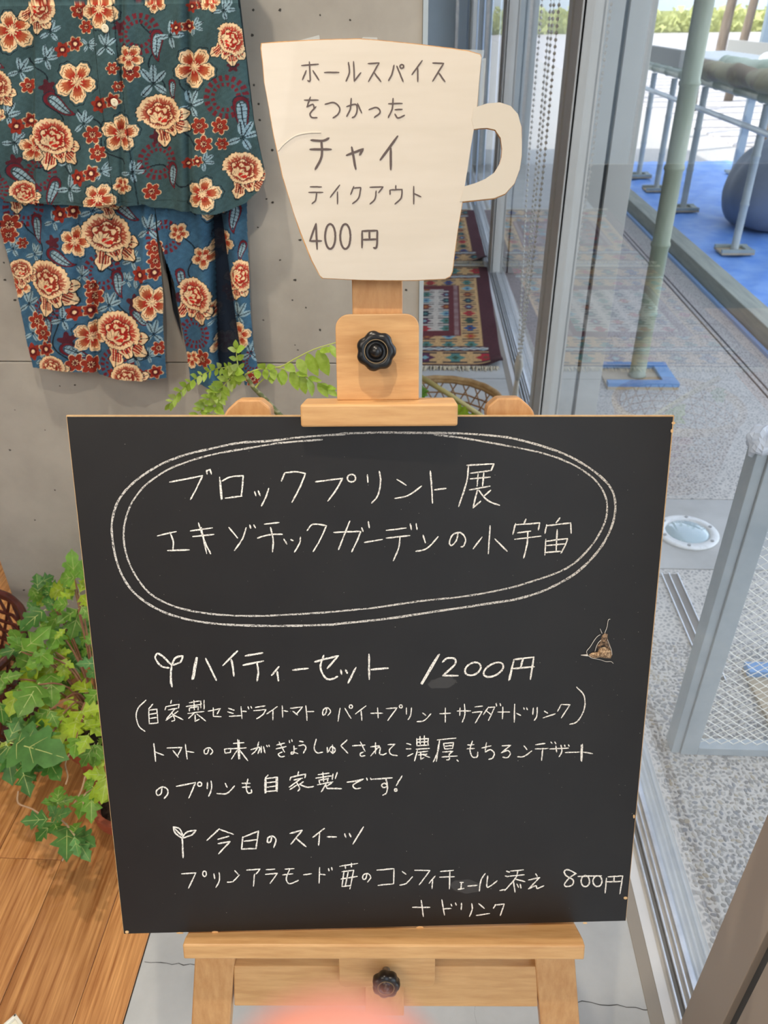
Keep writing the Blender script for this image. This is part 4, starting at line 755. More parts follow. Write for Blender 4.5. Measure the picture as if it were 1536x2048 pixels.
# ---------------------------------------------------------------- block printed garments
def paint(px,py,base,motifs):
    col=np.empty((len(px),3));col[:]=base
    CR=np.array((226,196,154.));RD=np.array((140,48,34.));DR=np.array((92,26,28.));BR=np.array((190,44,34.));LB=np.array((136,164,176.));DK=np.array((24,34,42.))
    for typ,cx,cy,r,rot in motifs:
        k=np.where((np.abs(px-cx)<r*1.35)&(np.abs(py-cy)<r*1.35))[0]
        if len(k)==0: continue
        dx=(px[k]-cx);dy=(py[k]-cy);c,s=math.cos(rot),math.sin(rot);X=(dx*c+dy*s)/r;Y=(-dx*s+dy*c)/r
        rho=np.hypot(X,Y);th=np.arctan2(Y,X);C=col[k]
        if typ=='P':
            pc=np.abs(np.cos(2.5*th));Rm=(.56+.38*pc**.7+.025*np.sin(19*th))*(1+.08*np.sin(th+cx))
            C[(rho<Rm*1.14)&(rho>Rm*1.09)]=DK
            C[rho<Rm]=CR
            g=Rm*(.74+.07*np.sin(31*th+2*np.sin(5*th)))*np.clip(.35+pc,0,1)
            m=(rho<g);f_=np.clip((rho/np.maximum(g,1e-3)-.35)/.65,0,1)[:,None]
            Q=RD*(1-f_)+np.array((178,104,66.))*f_;C[m]=Q[m]
            C[m&(rho<.36+.10*np.sin(23*th))]=BR*.85
            C[(rho<Rm*.90)&(rho>Rm*.865)&(np.sin(9*th+1)>-.6)]=DK
            C[rho<.22+.07*np.sin(11*th)]=CR;C[(rho<.27)&(np.abs(np.sin(8*th))<.22)]=DR
            C[(rho<Rm*.95)&(pc<.09)&(rho>.25)]=DK
        elif typ=='R':
            red=RD if int(cx+cy)%3 else BR*.82
            for a,l,wd_ in ((.25,1.15,.26),(-.28,1.02,.24),(1.35,1.12,.26),(.75,.85,.24)):
                ax,ay=math.cos(a),math.sin(a);u_=X*ax+Y*ay;v_=-X*ay+Y*ax
                e=((u_-l*.52)/(l*.50))**2+(v_/(wd_*(1+.18*np.sin(u_*16))))**2
                C[e<1.25]=DK;C[e<1]=CR;C[(e<.62)&(np.abs(np.sin(v_*34+u_*5))>.45)&(u_<l*.82)]=red;C[(e<1)&(np.abs(v_)<.014)]=DK
            X2=X+.10;Y2=(Y+.06)*1.16;q2=np.hypot(X2,Y2);t2=np.arctan2(Y2,X2)
            Rm=.76+.055*np.abs(np.sin(4.5*t2))**.6+.018*np.sin(29*t2);Rm=np.where((t2>.2)&(t2<2.6),Rm*.80,Rm)
            C[(q2<Rm*1.08)]=DK;C[q2<Rm*1.04]=CR
            j=.06*np.sin(34*t2+3*np.sin(4*t2));f_=np.clip((q2-.40)/.35,0,1)[:,None]
            m=(q2<Rm*(.83+j))&(q2>.40);Q=red*(1-f_)+(red*.55+CR*.45)*f_;C[m]=Q[m]
            C[m&(np.abs(np.sin(11*t2+1))<.12)&(q2>.5)]=CR
            r2=.47+.05*np.sin(6*t2+1);C[q2<r2]=CR;C[(q2<r2*1.03)&(q2>r2*.95)]=DR
            C[(q2<.40+.03*np.sin(24*t2))&(q2>.27+.06*np.sin(5*t2))&(t2>-2.9)&(t2<.5)]=red
            a2=np.arctan2(Y2-.42,X2+.05);d2=np.hypot(X2+.05,Y2-.42)
            C[(q2<.44)&(np.abs(np.sin(a2*9))<.20)&(d2>.12)&(d2<.62)]=DR
            m=(q2<.40)&(np.abs(d2-.50-.05*np.sin(a2*12))<.06)&(a2<-.6);C[m]=red
            C[(np.hypot((X2-.10)*.8,(Y2-.24)*1.5)<.16)&(np.sin(a2*8)>-.5)]=BR
        elif typ=='S':
            for ox,oy in ((-.42,.10),(.42,-.10)):
                q=np.hypot(X-ox,Y-oy);t=np.arctan2(Y-oy,X-ox);Rm=.44+.08*np.sin(6*t)
                C[q<Rm]=CR*.86 if ox>0 else RD;C[q<Rm*.86]=RD;C[(q<.24)]=DR;C[q<.11]=CR;C[(q<Rm)&(np.abs(np.sin(3*t+1))<.13)&(q>.22)]=DR
        elif typ=='T':
            Rm=.52+.34*np.abs(np.cos(3*th));C[rho<Rm]=CR;C[rho<Rm*.92]=RD;C[rho<.30]=DR;C[(rho<.26)&(np.abs(np.sin(4*th))<.6)]=CR;C[(rho<.12)]=DR
        elif typ=='L':
            for a,l in ((-1.9,.9),(-1.25,.95),(-.5,.85),(2.6,.8),(.9,.75)):
                ax,ay=math.cos(a),math.sin(a);u_=X*ax+Y*ay;v_=-X*ay+Y*ax
                e=((u_-l*.55)/(l*.42))**2+(v_/.155)**2;C[e<1]=LB;C[(e<1)&(np.abs(v_)<.025)]=DK;C[(e<1)&(np.abs(np.sin(u_*22+np.abs(v_)*20))<.16)&(np.abs(v_)<.1)]=DK
                C[(np.abs(v_)<.02)&(u_>0)&(u_<.2)]=DK
        elif typ=='D':
            for r1,r2,nn in ((.50,.68,16),(.76,1.02,19)):
                C[(rho>r1)&(rho<r2)&(np.abs(((th/(2*math.pi)*nn)%1)-.5)<.27)]=np.array((104,34,44))
        elif typ=='K':
            e=(X/.98)**2+((Y-.18*np.sin(X*2.2))/np.clip(.36*(1-.62*X),.08,1))**2
            C[(e<1)]=DK*1.3;C[(e<.88)]=np.array((98,30,40));C[e<.55]=np.asarray(base)*.8;C[e<.42]=LB;C[(e<.42)&(np.abs(np.sin(X*14+Y*8))<.22)]=DK;C[(e<.42)&(np.abs(Y-.18*np.sin(X*2.2))<.03)]=DK
        elif typ=='M':
            Rm=.5+.4*np.abs(np.sin(2.5*th))**2;C[(rho<Rm)]=np.array((78,32,42))
        elif typ=='V':
            C[(np.abs(Y-.16*np.sin(X*5))<.022)&(np.abs(X)<1)]=DK
        col[k]=C
    g=1+.05*np.sin(px*2.1)*np.sin(py*1.7)+.05*np.sin(px*.31+2*np.sin(py*.17))*np.sin(py*.27+px*.05)+.04*np.sin(px*.09+py*.05)+rng.normal(0,.035,len(px))
    return col*g[:,None]
def cr_(l,ox,oy): return [(t,ox+x/2.844,oy+y/2.844,r/2.844,a) for t,x,y,r,a in l]
sh=cr_([('V',300,500,200,1.2),('V',900,300,200,1.4),('V',620,760,200,1),('V',1100,640,200,1.5),('V',420,960,180,.3),('V',1000,980,200,.4),
 ('D',830,190,115,0),('D',1310,540,120,0),('D',925,900,105,0),('D',260,980,90,0),('D',0,1060,80,0),
 ('M',310,490,55,0),('M',120,915,60,0),('M',1350,370,40,.3),('M',720,150,40,1),('M',920,765,50,0),
 ('K',925,255,95,1.3),('K',380,590,110,.3),('K',330,1080,90,1.5),('K',1400,640,110,1.1),('K',1010,980,80,1.3),('K',0,340,80,.4),('K',0,900,110,1),('K',170,1000,120,.3),('K',850,370,0.1,0),('K',1010,500,60,1.2),
 ('L',330,180,80,0),('L',300,330,90,.3),('L',650,260,90,-.2),('L',1000,200,100,.4),('L',1130,150,70,.8),('L',150,400,90,.2),('L',80,650,100,.2),('L',120,800,90,.5),('L',520,690,85,-.2),('L',420,910,80,.3),('L',430,1060,100,.4),('L',900,470,120,-.3),('L',1110,590,100,.1),('L',1190,900,70,.6),('L',1400,770,110,.2),('L',790,960,80,.4),('L',620,950,70,1),('L',540,250,60,1.2),('L',1300,60,80,.4),
 ('S',430,262,90,-.2),('S',175,690,95,-.15),('S',650,570,95,-.05),('S',530,975,95,-.1),('S',1070,150,75,.1),('S',1130,900,65,0),('S',1150,30,70,0),
 ('T',490,60,60,.3),('T',530,150,50,0),('T',195,480,55,.2),('T',785,400,65,.5),('T',720,480,40,0),('T',570,750,65,0),('T',600,850,60,.4),('T',1165,700,60,0),('T',1190,800,62,.5),('T',1280,700,60,.3),('T',1290,800,45,0),('T',890,1070,60,.2),('T',690,380,45,0),
 ('P',110,170,125,.6),('P',480,455,125,.2),('P',1130,375,120,.3),('P',730,745,110,1.0),('P',610,50,110,.4),('P',1185,1075,100,1.2),('P',610,1100,95,.2),('P',230,830,85,1),('P',780,320,75,1.6),('P',915,15,60,.5),('P',735,1030,55,.4),('P',1230,10,60,0),
 ('R',950,650,150,.15),('R',1335,235,115,1.2),('R',1405,965,135,.5),('R',345,790,150,.5),('R',270,50,120,1.4),('R',20,490,115,.6),('R',170,1095,100,.3),('R',5,640,60,0)],0,0)
tr2=cr_([('V',250,380,220,1.2),('V',700,560,200,1.2),('V',350,780,220,1.3),('V',1100,400,200,1.4),('V',760,880,180,.4),
 ('D',600,450,105,0),('D',150,90,115,0),('D',290,670,80,0),('D',690,970,100,0),('D',955,250,95,0),('D',1110,810,90,0),('D',1460,950,70,0),
 ('M',330,280,50,0),('M',790,620,60,.3),('M',410,830,60,.2),('M',1000,600,50,0),
 ('K',225,215,90,1.1),('K',375,370,95,.25),('K',740,115,90,.3),('K',690,520,85,1.1),('K',450,900,90,.2),('K',825,700,75,.3),('K',300,770,85,1.2),('K',340,20,85,1.3),('K',1340,150,90,1.4),('K',1040,500,70,1.1),('K',1385,330,60,1.5),('K',1330,560,60,1.2),
 ('L',330,165,75,.2),('L',870,205,95,-.1),('L',770,385,80,.2),('L',790,480,80,.5),('L',205,360,75,.2),('L',175,640,85,-.1),('L',390,710,90,.3),('L',205,800,70,0),('L',900,790,90,-.1),('L',80,330,70,.2),('L',640,640,90,.1),('L',490,470,70,-.2),('L',1370,690,90,.2),('L',1440,900,90,0),('L',870,910,60,.4),('L',800,930,60,.2),('L',560,100,90,.2),('L',990,50,80,0),('L',1230,730,60,0),('L',270,940,60,0),('L',740,500,60,0),
 ('S',410,110,95,-.05),('S',865,450,95,.05),('S',490,670,95,.15),('S',250,890,95,0),('S',870,1015,85,0),('S',690,1010,60,0),('S',470,20,50,0),('S',1290,600,60,1.3),
 ('T',65,190,75,.2),('T',60,250,60,0),('T',130,300,40,0),('T',905,310,60,.3),('T',910,380,55,0),('T',230,730,65,.2),('T',270,790,60,0),('T',560,590,70,.4),('T',540,530,50,0),('T',450,960,65,0),('T',530,980,70,.3),('T',1160,950,65,.1),('T',925,870,50,0),('T',1450,1050,60,0),
 ('P',455,275,95,1.2),('P',890,610,110,.5),('P',535,820,100,1.2),('P',1375,800,80,1.0),('P',1270,870,70,.3),('P',1165,370,70,1.5),('P',1270,290,80,1.4),('P',1200,60,110,.3),('P',120,540,75,.4),('P',1090,960,55,.2),('P',1030,230,60,1.5),('P',1210,680,50,.9),
 ('R',640,255,165,.45),('R',310,515,160,.35),('R',705,800,160,.35),('R',1110,610,130,1.0),('R',130,460,85,.2),('R',1375,480,105,1.5),('R',100,5,110,.2),('R',760,1040,110,.1),('R',330,990,90,.3),('R',620,30,110,0)],0,380)
exr=random.Random(5)
for k in range(70): # the print goes on above and to the left of the frame
    x=exr.uniform(-300,500);y=exr.uniform(-420,-10)
    if x>-20 and y>-25: continue
    sh.append((exr.choice('PRSTLKDL'),x,y,exr.uniform(22,48),exr.uniform(0,6)))
for k in range(40): sh.append((exr.choice('PRSTLKDL'),exr.uniform(-300,-25),exr.uniform(0,400),exr.uniform(22,48),exr.uniform(0,6)));tr2.append((exr.choice('PRSTLKDL'),exr.uniform(-300,-25),exr.uniform(370,760),exr.uniform(22,48),exr.uniform(0,6)))
order={'V':0,'D':1,'M':2,'K':3,'L':4,'S':5,'T':6,'P':7,'R':8}
sh.sort(key=lambda q:order[q[0]]);tr2.sort(key=lambda q:order[q[0]])
def inpoly(x,y,P):
    c=np.zeros(x.shape,bool);n=len(P)
    for i in range(n):
        x0,y0=P[i];x1,y1=P[(i+1)%n]
        if y0==y1: continue
        h=((y0>y)!=(y1>y));c^=h&(x<(x1-x0)*(y-y0)/(y1-y0)+x0)
    return c
M_cloth=mat('block_print_cotton',(0,0,0),.9,attr=True,scale=700,bump=.25,spec=.2)
def garment(name,poly,Y0,disp,base,motifs,xs,zs,parent,post=None):
    X,Z=np.meshgrid(xs,zs);P=np.stack([X,np.full_like(X,Y0),Z],-1);d=P-CC;zz=d@F;px=768+f*(d@RR)/zz;py=1024-f*(d@UU)/zz
    D=disp(px,py);Yy=np.minimum(Y0-D,1.4465);nx=len(xs);ny=len(zs)
    q=(np.arange(ny-1)[:,None]*nx+np.arange(nx-1)[None]).ravel();cx=(px[:-1,:-1]+px[1:,1:]).ravel()/2;cy=(py[:-1,:-1]+py[1:,1:]).ravel()/2
    ok=inpoly(cx,cy,poly);q=q[ok];Fq=np.stack([q,q+1,q+nx+1,q+nx],-1)
    use=np.unique(Fq);mp=np.full(nx*ny,-1);mp[use]=np.arange(len(use))
    V=np.stack([X,Yy,Z],-1).reshape(-1,3)[use];pxx=px.ravel()[use];pyy=py.ravel()[use]
    col=paint(pxx,pyy,base,motifs)
    if post is not None: col=post(col,pxx,pyy)
    return mesh(name,V,mp[Fq],M_cloth,parent,colors=linv(np.clip(col,0,255)),smooth=True)
def axis(a,b,h,c,h2): # fine from a to b, coarse on to c
    A=np.arange(a,b,h);B=np.arange(b,c,h2);return np.concatenate([A,B])
xs1=np.concatenate([np.arange(-1.20,-.87,.006),np.arange(-.87,-.255,.0010)])
zs1=np.concatenate([np.arange(1.150,1.462,.0010),np.arange(1.462,1.70,.006)])
blouse=thing('blouse',(-.60,1.40,1.15),'teal button fronted blouse block printed with red and cream flowers, hanging on the concrete wall','blouse')
g_=lambda x,c,w: np.exp(-((x-c)/w)**2)
def sd(px,py):
    d=.020-.012*((px-260)/290)**4*(px>260)
    body=1/(1+np.exp(-(px-82)/1.6));d=d+.014*body
    d=d+.009*np.sin((px+py*.12)/33.)*(.4+.6*np.clip(py/400,0,1))+.005*np.sin((px-py*.2)/17.+1)*np.clip(py/400,0,1)
    d=d-.009*g_(px,386+py*.01,6)+.008*g_(px,372,13)-.006*g_(px,258,5)+.004*g_(px,270,10)
    l=195+(px*0)+ .12*py;d=d+.0016*((px>l)&(px<l+44))-.003*g_(px,l+48,5)
    d=d-.004*g_(px,505,10)+.002*np.sin(py/37.+px/60.)
    return d
poly=[(-260,395),(-120,388),(0,374),(22,398),(84,405),(84,398),(120,404),(200,402),(240,399),(250,405),(300,402),(312,408),(370,413),(440,420),(470,412),(497,400),(522,376),(532,356),(534,345),(530,330),(522,290),(514,250),(506,190),(499,130),(492,60),(485,0),(478,-90),(462,-200),(400,-285),(300,-330),(250,-318),(180,-318),(120,-335),(20,-300),(-80,-240),(-170,-100),(-230,150)]
def seam(col,px,py):
    l=195+.12*py
    for k in (l,l+44): m=np.abs(px-k)<.7;col[m]*=.55
    hem=np.abs(py-(396-.02*(px-250)**1))<.5;col[hem&(px>90)&(px<430)]*=.7
    return col
garment('front_panel',poly,1.415,sd,(58,82,86),sh,xs1,zs1,blouse,seam)
bp_=[];  # plain back panel
P=poly[::3];V=[];
for x,y in P: q=onY(x,y,1.43);V.append(q)
mesh('back_panel',[v+np.array([.004*(1 if v[0]<-.6 else -1),0,.006]) for v in V],[tuple(range(len(V)))],mat('cloth_back',(44,60,66),.9),blouse)
for (x,y) in ((210,57),(229,205),(193,-88)):
    q=onY(x,y,{57:1.374,205:1.366,-88:1.374}[y]);MB().lathe([(.0054,0),(.0060,.0012),(.0056,.0022),(.0040,.0019),(.0008,.0017)],q+np.array([0,.001,0]),20,axis=(0,-1,.05)).build('button',mat('pearl_button',(224,214,186),.3),blouse,smooth=True)
    MB().tube([q+np.array([-.0013,-.0022,0]),q+np.array([.0013,-.0022,0])],.0005,5).build('button_thread',mat('thread',(150,140,120),.8),blouse)
MB().tube([onY(x,y,1.415) for x,y in ((250,-318),(235,-345),(215,-352),(192,-345),(180,-318))],.007,8).build('collar',mat('cloth_back',(44,60,66),.9),blouse)
hang=thing('clothes_hanger',(-.60,1.42,1.6),'wooden clothes hanger inside the floral blouse','hanger')
q=onY(215,-350,1.425);MB().tube([q+np.array([-.20,0,-.055]),q+np.array([-.1,0,-.015]),q,q+np.array([.1,0,-.015]),q+np.array([.2,0,-.055])],.006,8).build('bar',M_wood,hang)
MB().tube([q,q+np.array([0,0,.05]),q+np.array([.02,0,.075]),q+np.array([.01,0,.10]),q+np.array([-.015,.0,.09])],.0016,6).build('hook',M_metal,hang)
MB().tube([q+np.array([0,.03,.095]),q+np.array([0,-.02,.095])],.004,8).build('wall_peg',M_metal,None,label='short metal peg in the concrete wall carrying the hanger',cat='peg')
pants=thing('trousers',(-.60,1.42,.83),'blue wide trousers with the same red and cream flower print, below the blouse','trousers')
xs2=np.concatenate([np.arange(-1.0,-.87,.006),np.arange(-.87,-.265,.0010)]);zs2=np.arange(.795,1.26,.0010)
def td(px,py):
    d=.012+.009*np.sin(px/30.+py/160.)+.003*np.sin(px/15.-py/90.)+.004*np.sin((px-180)/60.)
    d=d-.009*g_(px,196,5)*(py>560)-.007*g_(px,165,6)*(py<600)+.004*g_(px,300-(py-400)*.02,6)
    d=d+.012*(1-((px-190)/170)**2)*(px<340)
    c=429+.10*(py-410);hw=np.clip(9+(py-410)*.055,9,25);cav=np.abs(px-c)<hw
    d=d-.030/(1+np.exp((np.abs(px-c)-hw)/1.3))+.012*g_(px,c-hw-14,16)+.010*g_(px,c+hw+16,16)
    return d
def fold_shade(col,px,py):  # paints the deep fold's shade near-black over the print
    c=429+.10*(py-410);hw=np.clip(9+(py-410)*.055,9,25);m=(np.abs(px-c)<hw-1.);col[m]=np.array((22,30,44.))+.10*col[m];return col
left=[(-40,330),(-30,420),(0,430),(12,480),(40,600),(60,680),(75,727),(110,730),(150,735),(200,742),(240,746),(290,750),(338,748),(336,700),(333,640),(334,590),(330,530),(322,470),(317,412),(316,330)]
right=[(316,330),(318,412),(326,470),(340,520),(352,560),(358,610),(366,660),(374,710),(381,764),(410,768),(460,768),(500,762),(522,758),(518,722),(512,690),(506,620),(503,560),(500,500),(497,440),(494,330)]
garment('left_leg',left,1.428,td,(58,94,120),tr2,xs2,zs2,pants,None)
garment('right_leg',right,1.428,td,(58,94,120),tr2,xs2,zs2,pants,fold_shade)
# dark sheet put in for the shade in the gap between the legs
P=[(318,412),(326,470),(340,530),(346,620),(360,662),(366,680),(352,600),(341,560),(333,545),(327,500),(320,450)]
mesh('gap_sheet',[onY(x,y,1.437) for x,y in P],[tuple(range(len(P)))],mat('gap_shade',(20,26,38),.9),pants)
# ---------------------------------------------------------------- plants
def leafmesh(name,half,droop,fold,rib=True):
    V=[];Fc=[];n=len(half)
    for i,(x,y) in enumerate(half): V.append((0,y,-droop*y*y))
    for s in (1,-1):
        for x,y in half: V.append((s*x,y+.0,-droop*(y*y)+fold*x))
    for i in range(n-1):
        Fc.append((i,n+i,n+i+1,i+1));Fc.append((i,i+1,2*n+i+1,2*n+i))
    nf=len(Fc)
    if rib: # raised midrib and side veins
        z=lambda x,y:-droop*y*y+fold*abs(x)+.006
        def strip(P,w0):
            k=len(V)
            for i,(x,y) in enumerate(P):
                t=np.array(P[min(i+1,len(P)-1)])-np.array(P[max(i-1,0)]);t=t/np.linalg.norm(t);ww=w0*(1-.7*i/(len(P)-1));V.append((x-t[1]*ww,y+t[0]*ww,z(x,y)));V.append((x+t[1]*ww,y-t[0]*ww,z(x,y)))
            for i in range(len(P)-1): Fc.append((k+2*i,k+2*i+1,k+2*i+3,k+2*i+2))
        strip([(0,-.08),(0,.3),(0,.6),(0,.92)],.013)
        for s in (1,-1):
            strip([(0,.08),(s*.14,.18),(s*.26,.27)],.009);strip([(0,.34),(s*.13,.46),(s*.25,.57)],.009)
    me=bpy.data.meshes.new(name);me.from_pydata(V,[],Fc);me.polygons.foreach_set('use_smooth',[True]*len(me.polygons))
    me.polygons.foreach_set('material_index',[0]*nf+[1]*(len(Fc)-nf));return me
ivyhalf=[[(0,0),(.05,.05),(.15,.13),(.42,.30),(.34,.36),(.21,.42),(.30,.52),(.42,.64),(.29,.67),(.18,.68),(.22,.82),(.11,.88),(0,1.0)],
         [(0,0),(.09,.02),(.28,.07),(.46,.20),(.40,.30),(.27,.36),(.46,.50),(.40,.60),(.24,.62),(.28,.76),(.19,.86),(.08,.92),(0,1.0)],
         [(0,0),(.05,.06),(.13,.18),(.32,.34),(.22,.40),(.16,.44),(.36,.58),(.24,.62),(.16,.64),(.24,.78),(.14,.86),(.06,.93),(0,1.0)]]
ivm=[leafmesh('ivy_leaf',h,d,fo) for h,d,fo in zip(ivyhalf,(.16,.26,.2),(.28,.14,.36))]
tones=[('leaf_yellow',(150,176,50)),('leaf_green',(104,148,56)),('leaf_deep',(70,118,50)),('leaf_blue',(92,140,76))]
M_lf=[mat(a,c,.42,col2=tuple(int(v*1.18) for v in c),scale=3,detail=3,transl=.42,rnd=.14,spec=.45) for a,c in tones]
ivy_me=[]
for me in ivm:
    for m in M_lf: q=me.copy();q.materials.append(m);q.materials.append(mat('leaf_vein',(176,190,112),.6));ivy_me.append(q)
def putleaf(me,B,T,parent,wid=1.,up=.35,name='leaf',roll=0.):
    B=np.array(B);T=np.array(T);y=T-B;l=np.linalg.norm(y);y/=l
    n=(CC-B);n/=np.linalg.norm(n);n=n+np.array([0,0,up])+rng.normal(0,.22,3);n-=y*(n@y);n/=np.linalg.norm(n);x=np.cross(y,n)
    o=bpy.data.objects.new(name,me);SC.collection.objects.link(o);o.parent=parent;r=rootloc(parent)
    M=Matrix(((x[0]*wid*l,y[0]*l,n[0]*l,B[0]-r[0]),(x[1]*wid*l,y[1]*l,n[1]*l,B[1]-r[1]),(x[2]*wid*l,y[2]*l,n[2]*l,B[2]-r[2]),(0,0,0,1)));o.matrix_local=M;return o
pots=[((-.665,1.10),.080,.17,'larger terracotta pot holding the leafy ivy beside the blackboard'),((-.585,.985),.074,.10,'smaller terracotta pot with dark soil, lower and nearer the blackboard')]
M_ter=mat('terracotta',(158,76,50),.7,col2=(176,96,66),scale=14,detail=6,bump=.1);M_soil=mat('soil',(34,24,18),1.,col2=(66,50,38),scale=90,bump=1.)
for (c,r,h,lb) in pots:
    t=thing('plant_pot',(c[0],c[1],0),lb,'pot','terracotta pots beside the board')
    MB().lathe([(r*.64,.0008),(r*.68,.004),(r*.88,h-.035),(r*.90,h-.032),(r*1.0,h-.030),(r*1.02,h-.003),(r*.99,h),(r*.86,h),(r*.84,h-.02),(r*.80,h-.022)],(c[0],c[1],0),40).build('pot_wall',M_ter,t,smooth=False)
    MB().lathe([(r*.84,h-.0225),(r*.5,h-.012),(.002,h-.010)],(c[0],c[1],0),24).build('soil',M_soil,t)
ivy=thing('grape_ivy',(-.65,1.075,.155),'bushy grape ivy with lobed yellow green leaves spilling from the larger pot','plant')
def dep(y): return 1.30-(y-1110)*(.50/600)
def px3(x,y,j=0.): return onY(x,y,max(.78,dep(y)+j))
c4=[(805,405,765,145,1),(805,405,610,410,1),(935,420,915,215,1),(690,520,500,580,0),(800,540,640,650,0),(860,560,930,400,0),(870,600,960,700,0),(460,770,225,930,2),(640,790,520,960,1),(720,690,555,690,1),(850,765,770,1050,1),(870,790,880,1130,3),(830,750,630,870,1),(880,720,985,850,1),
(240,1160,145,950,1),(240,1160,100,1060,1),(240,1190,500,980,1),(230,1165,0,1220,2),(600,1230,640,1060,0),(600,1230,760,1190,0),(590,1210,490,1270,0),(430,1360,150,1270,1),(540,1260,290,1340,1),(430,1350,210,1560,0),(590,1350,345,1560,0),(680,1340,700,1520,0),(650,1300,790,1360,0),(660,1290,560,1400,0),
(1040,1330,850,1330,3),(1040,1400,930,1480,3),(400,1570,230,1830,1),(550,1450,550,1750,1),(0,1500,200,1450,1),(100,1430,0,1600,1),(1000,1640,770,1530,0),(1070,1620,920,1780,1),(180,1640,110,1850,0),(0,1760,40,1940,2),(540,1840,610,2000,1),(530,1830,330,1960,1),(700,1720,830,1800,0),(560,1830,720,1950,0),(870,1850,740,2040,0),(880,1860,1090,1800,0),(850,1940,860,2100,0),(900,1950,1100,1960,0),(560,690,450,640,2),(420,780,300,680,2),(640,1000,560,1130,1),(700,960,600,1050,0),(980,1000,800,1150,1),(950,1120,990,1000,1),(1000,1150,860,1240,1),(400,1200,520,1290,1)]
c5=[(90,380,240,80,3),(100,360,420,210,3),(200,400,560,280,3),(180,400,640,500,3),(200,430,520,650,3),(60,430,-20,700,2),(80,430,130,850,3),(100,440,300,680,3),(250,660,350,1000,2),(230,700,430,820,2),(400,560,460,740,2),(560,560,660,790,2),(600,300,740,480,1),(620,50,700,300,0),(740,60,690,290,0),(900,130,850,350,0),(980,20,1200,100,0),(1000,120,1210,290,0),(960,200,1190,150,0),(830,350,770,500,0),(900,340,890,510,1),(1040,300,950,490,0),(1100,430,960,660,1),(1150,420,1110,660,1),(1240,520,1170,680,0),(1220,330,1150,430,1),
(1250,770,1000,760,0),(1260,800,1200,1100,0),(1090,910,980,830,1),(1110,920,1270,1050,0),(1020,990,930,1250,1),(1080,960,1080,1320,1),(680,1080,690,870,1),(680,1100,880,1040,1),(670,1100,530,1070,1),(650,1270,620,1090,3),(660,1270,780,1180,3),(560,1290,250,1310,2),(640,1320,390,1560,2),(640,1330,710,1480,2),(790,1380,790,1720,3),(900,1500,1050,1770,3),(900,1480,1080,1580,3),(870,1450,930,1280,1),(880,1500,920,1750,3),(500,480,300,560,2),(300,250,520,380,2)]
hubs=[]
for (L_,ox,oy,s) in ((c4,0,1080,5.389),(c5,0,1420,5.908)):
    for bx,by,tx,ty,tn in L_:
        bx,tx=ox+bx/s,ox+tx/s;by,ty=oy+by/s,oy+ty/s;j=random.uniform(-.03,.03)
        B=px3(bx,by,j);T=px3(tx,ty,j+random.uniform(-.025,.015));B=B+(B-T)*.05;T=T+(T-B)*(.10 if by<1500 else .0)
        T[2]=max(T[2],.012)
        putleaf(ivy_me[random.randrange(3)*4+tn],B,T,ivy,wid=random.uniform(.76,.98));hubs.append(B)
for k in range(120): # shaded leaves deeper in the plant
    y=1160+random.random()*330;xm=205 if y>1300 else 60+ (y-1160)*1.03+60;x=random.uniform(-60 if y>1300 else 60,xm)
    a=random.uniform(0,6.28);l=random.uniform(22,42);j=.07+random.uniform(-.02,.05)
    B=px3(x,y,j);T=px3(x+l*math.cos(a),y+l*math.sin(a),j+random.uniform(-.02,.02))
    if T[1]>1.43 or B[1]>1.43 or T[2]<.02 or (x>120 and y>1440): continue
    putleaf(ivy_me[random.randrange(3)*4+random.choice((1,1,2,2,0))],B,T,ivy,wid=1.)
M_stem=mat('reddish_stem',(122,72,54),.7,col2=(150,110,78),scale=20)
root=np.array([-.665,1.10,.16]);st_=MB()
for k in [i for i in range(0,len(hubs),2) if hubs[i][2]>.26]:
    b=hubs[k];m_=(root+b)/2+np.array([0,.01,.05]);st_.tube(smoothline([root,m_,b],5),[.0018]*10+[.0011],5)
st_.build('stems',M_stem,ivy)
for P in ([(820,520),(770,640),(800,780),(775,880)],[(1005,785),(960,950),(870,1120)],[(215,960),(215,1100),(380,1170),(560,1290)],[(700,1280),(790,1360),(880,1480)],[(1110,920),(1000,1000),(980,1180)],[(765,1710),(735,1785)]):
    MB().tube(smoothline([px3(x/5.908,1420+y/5.908) for x,y in P],4),.0016,6).build('bare_twig',mat('pale_twig',(184,150,120),.8),ivy)
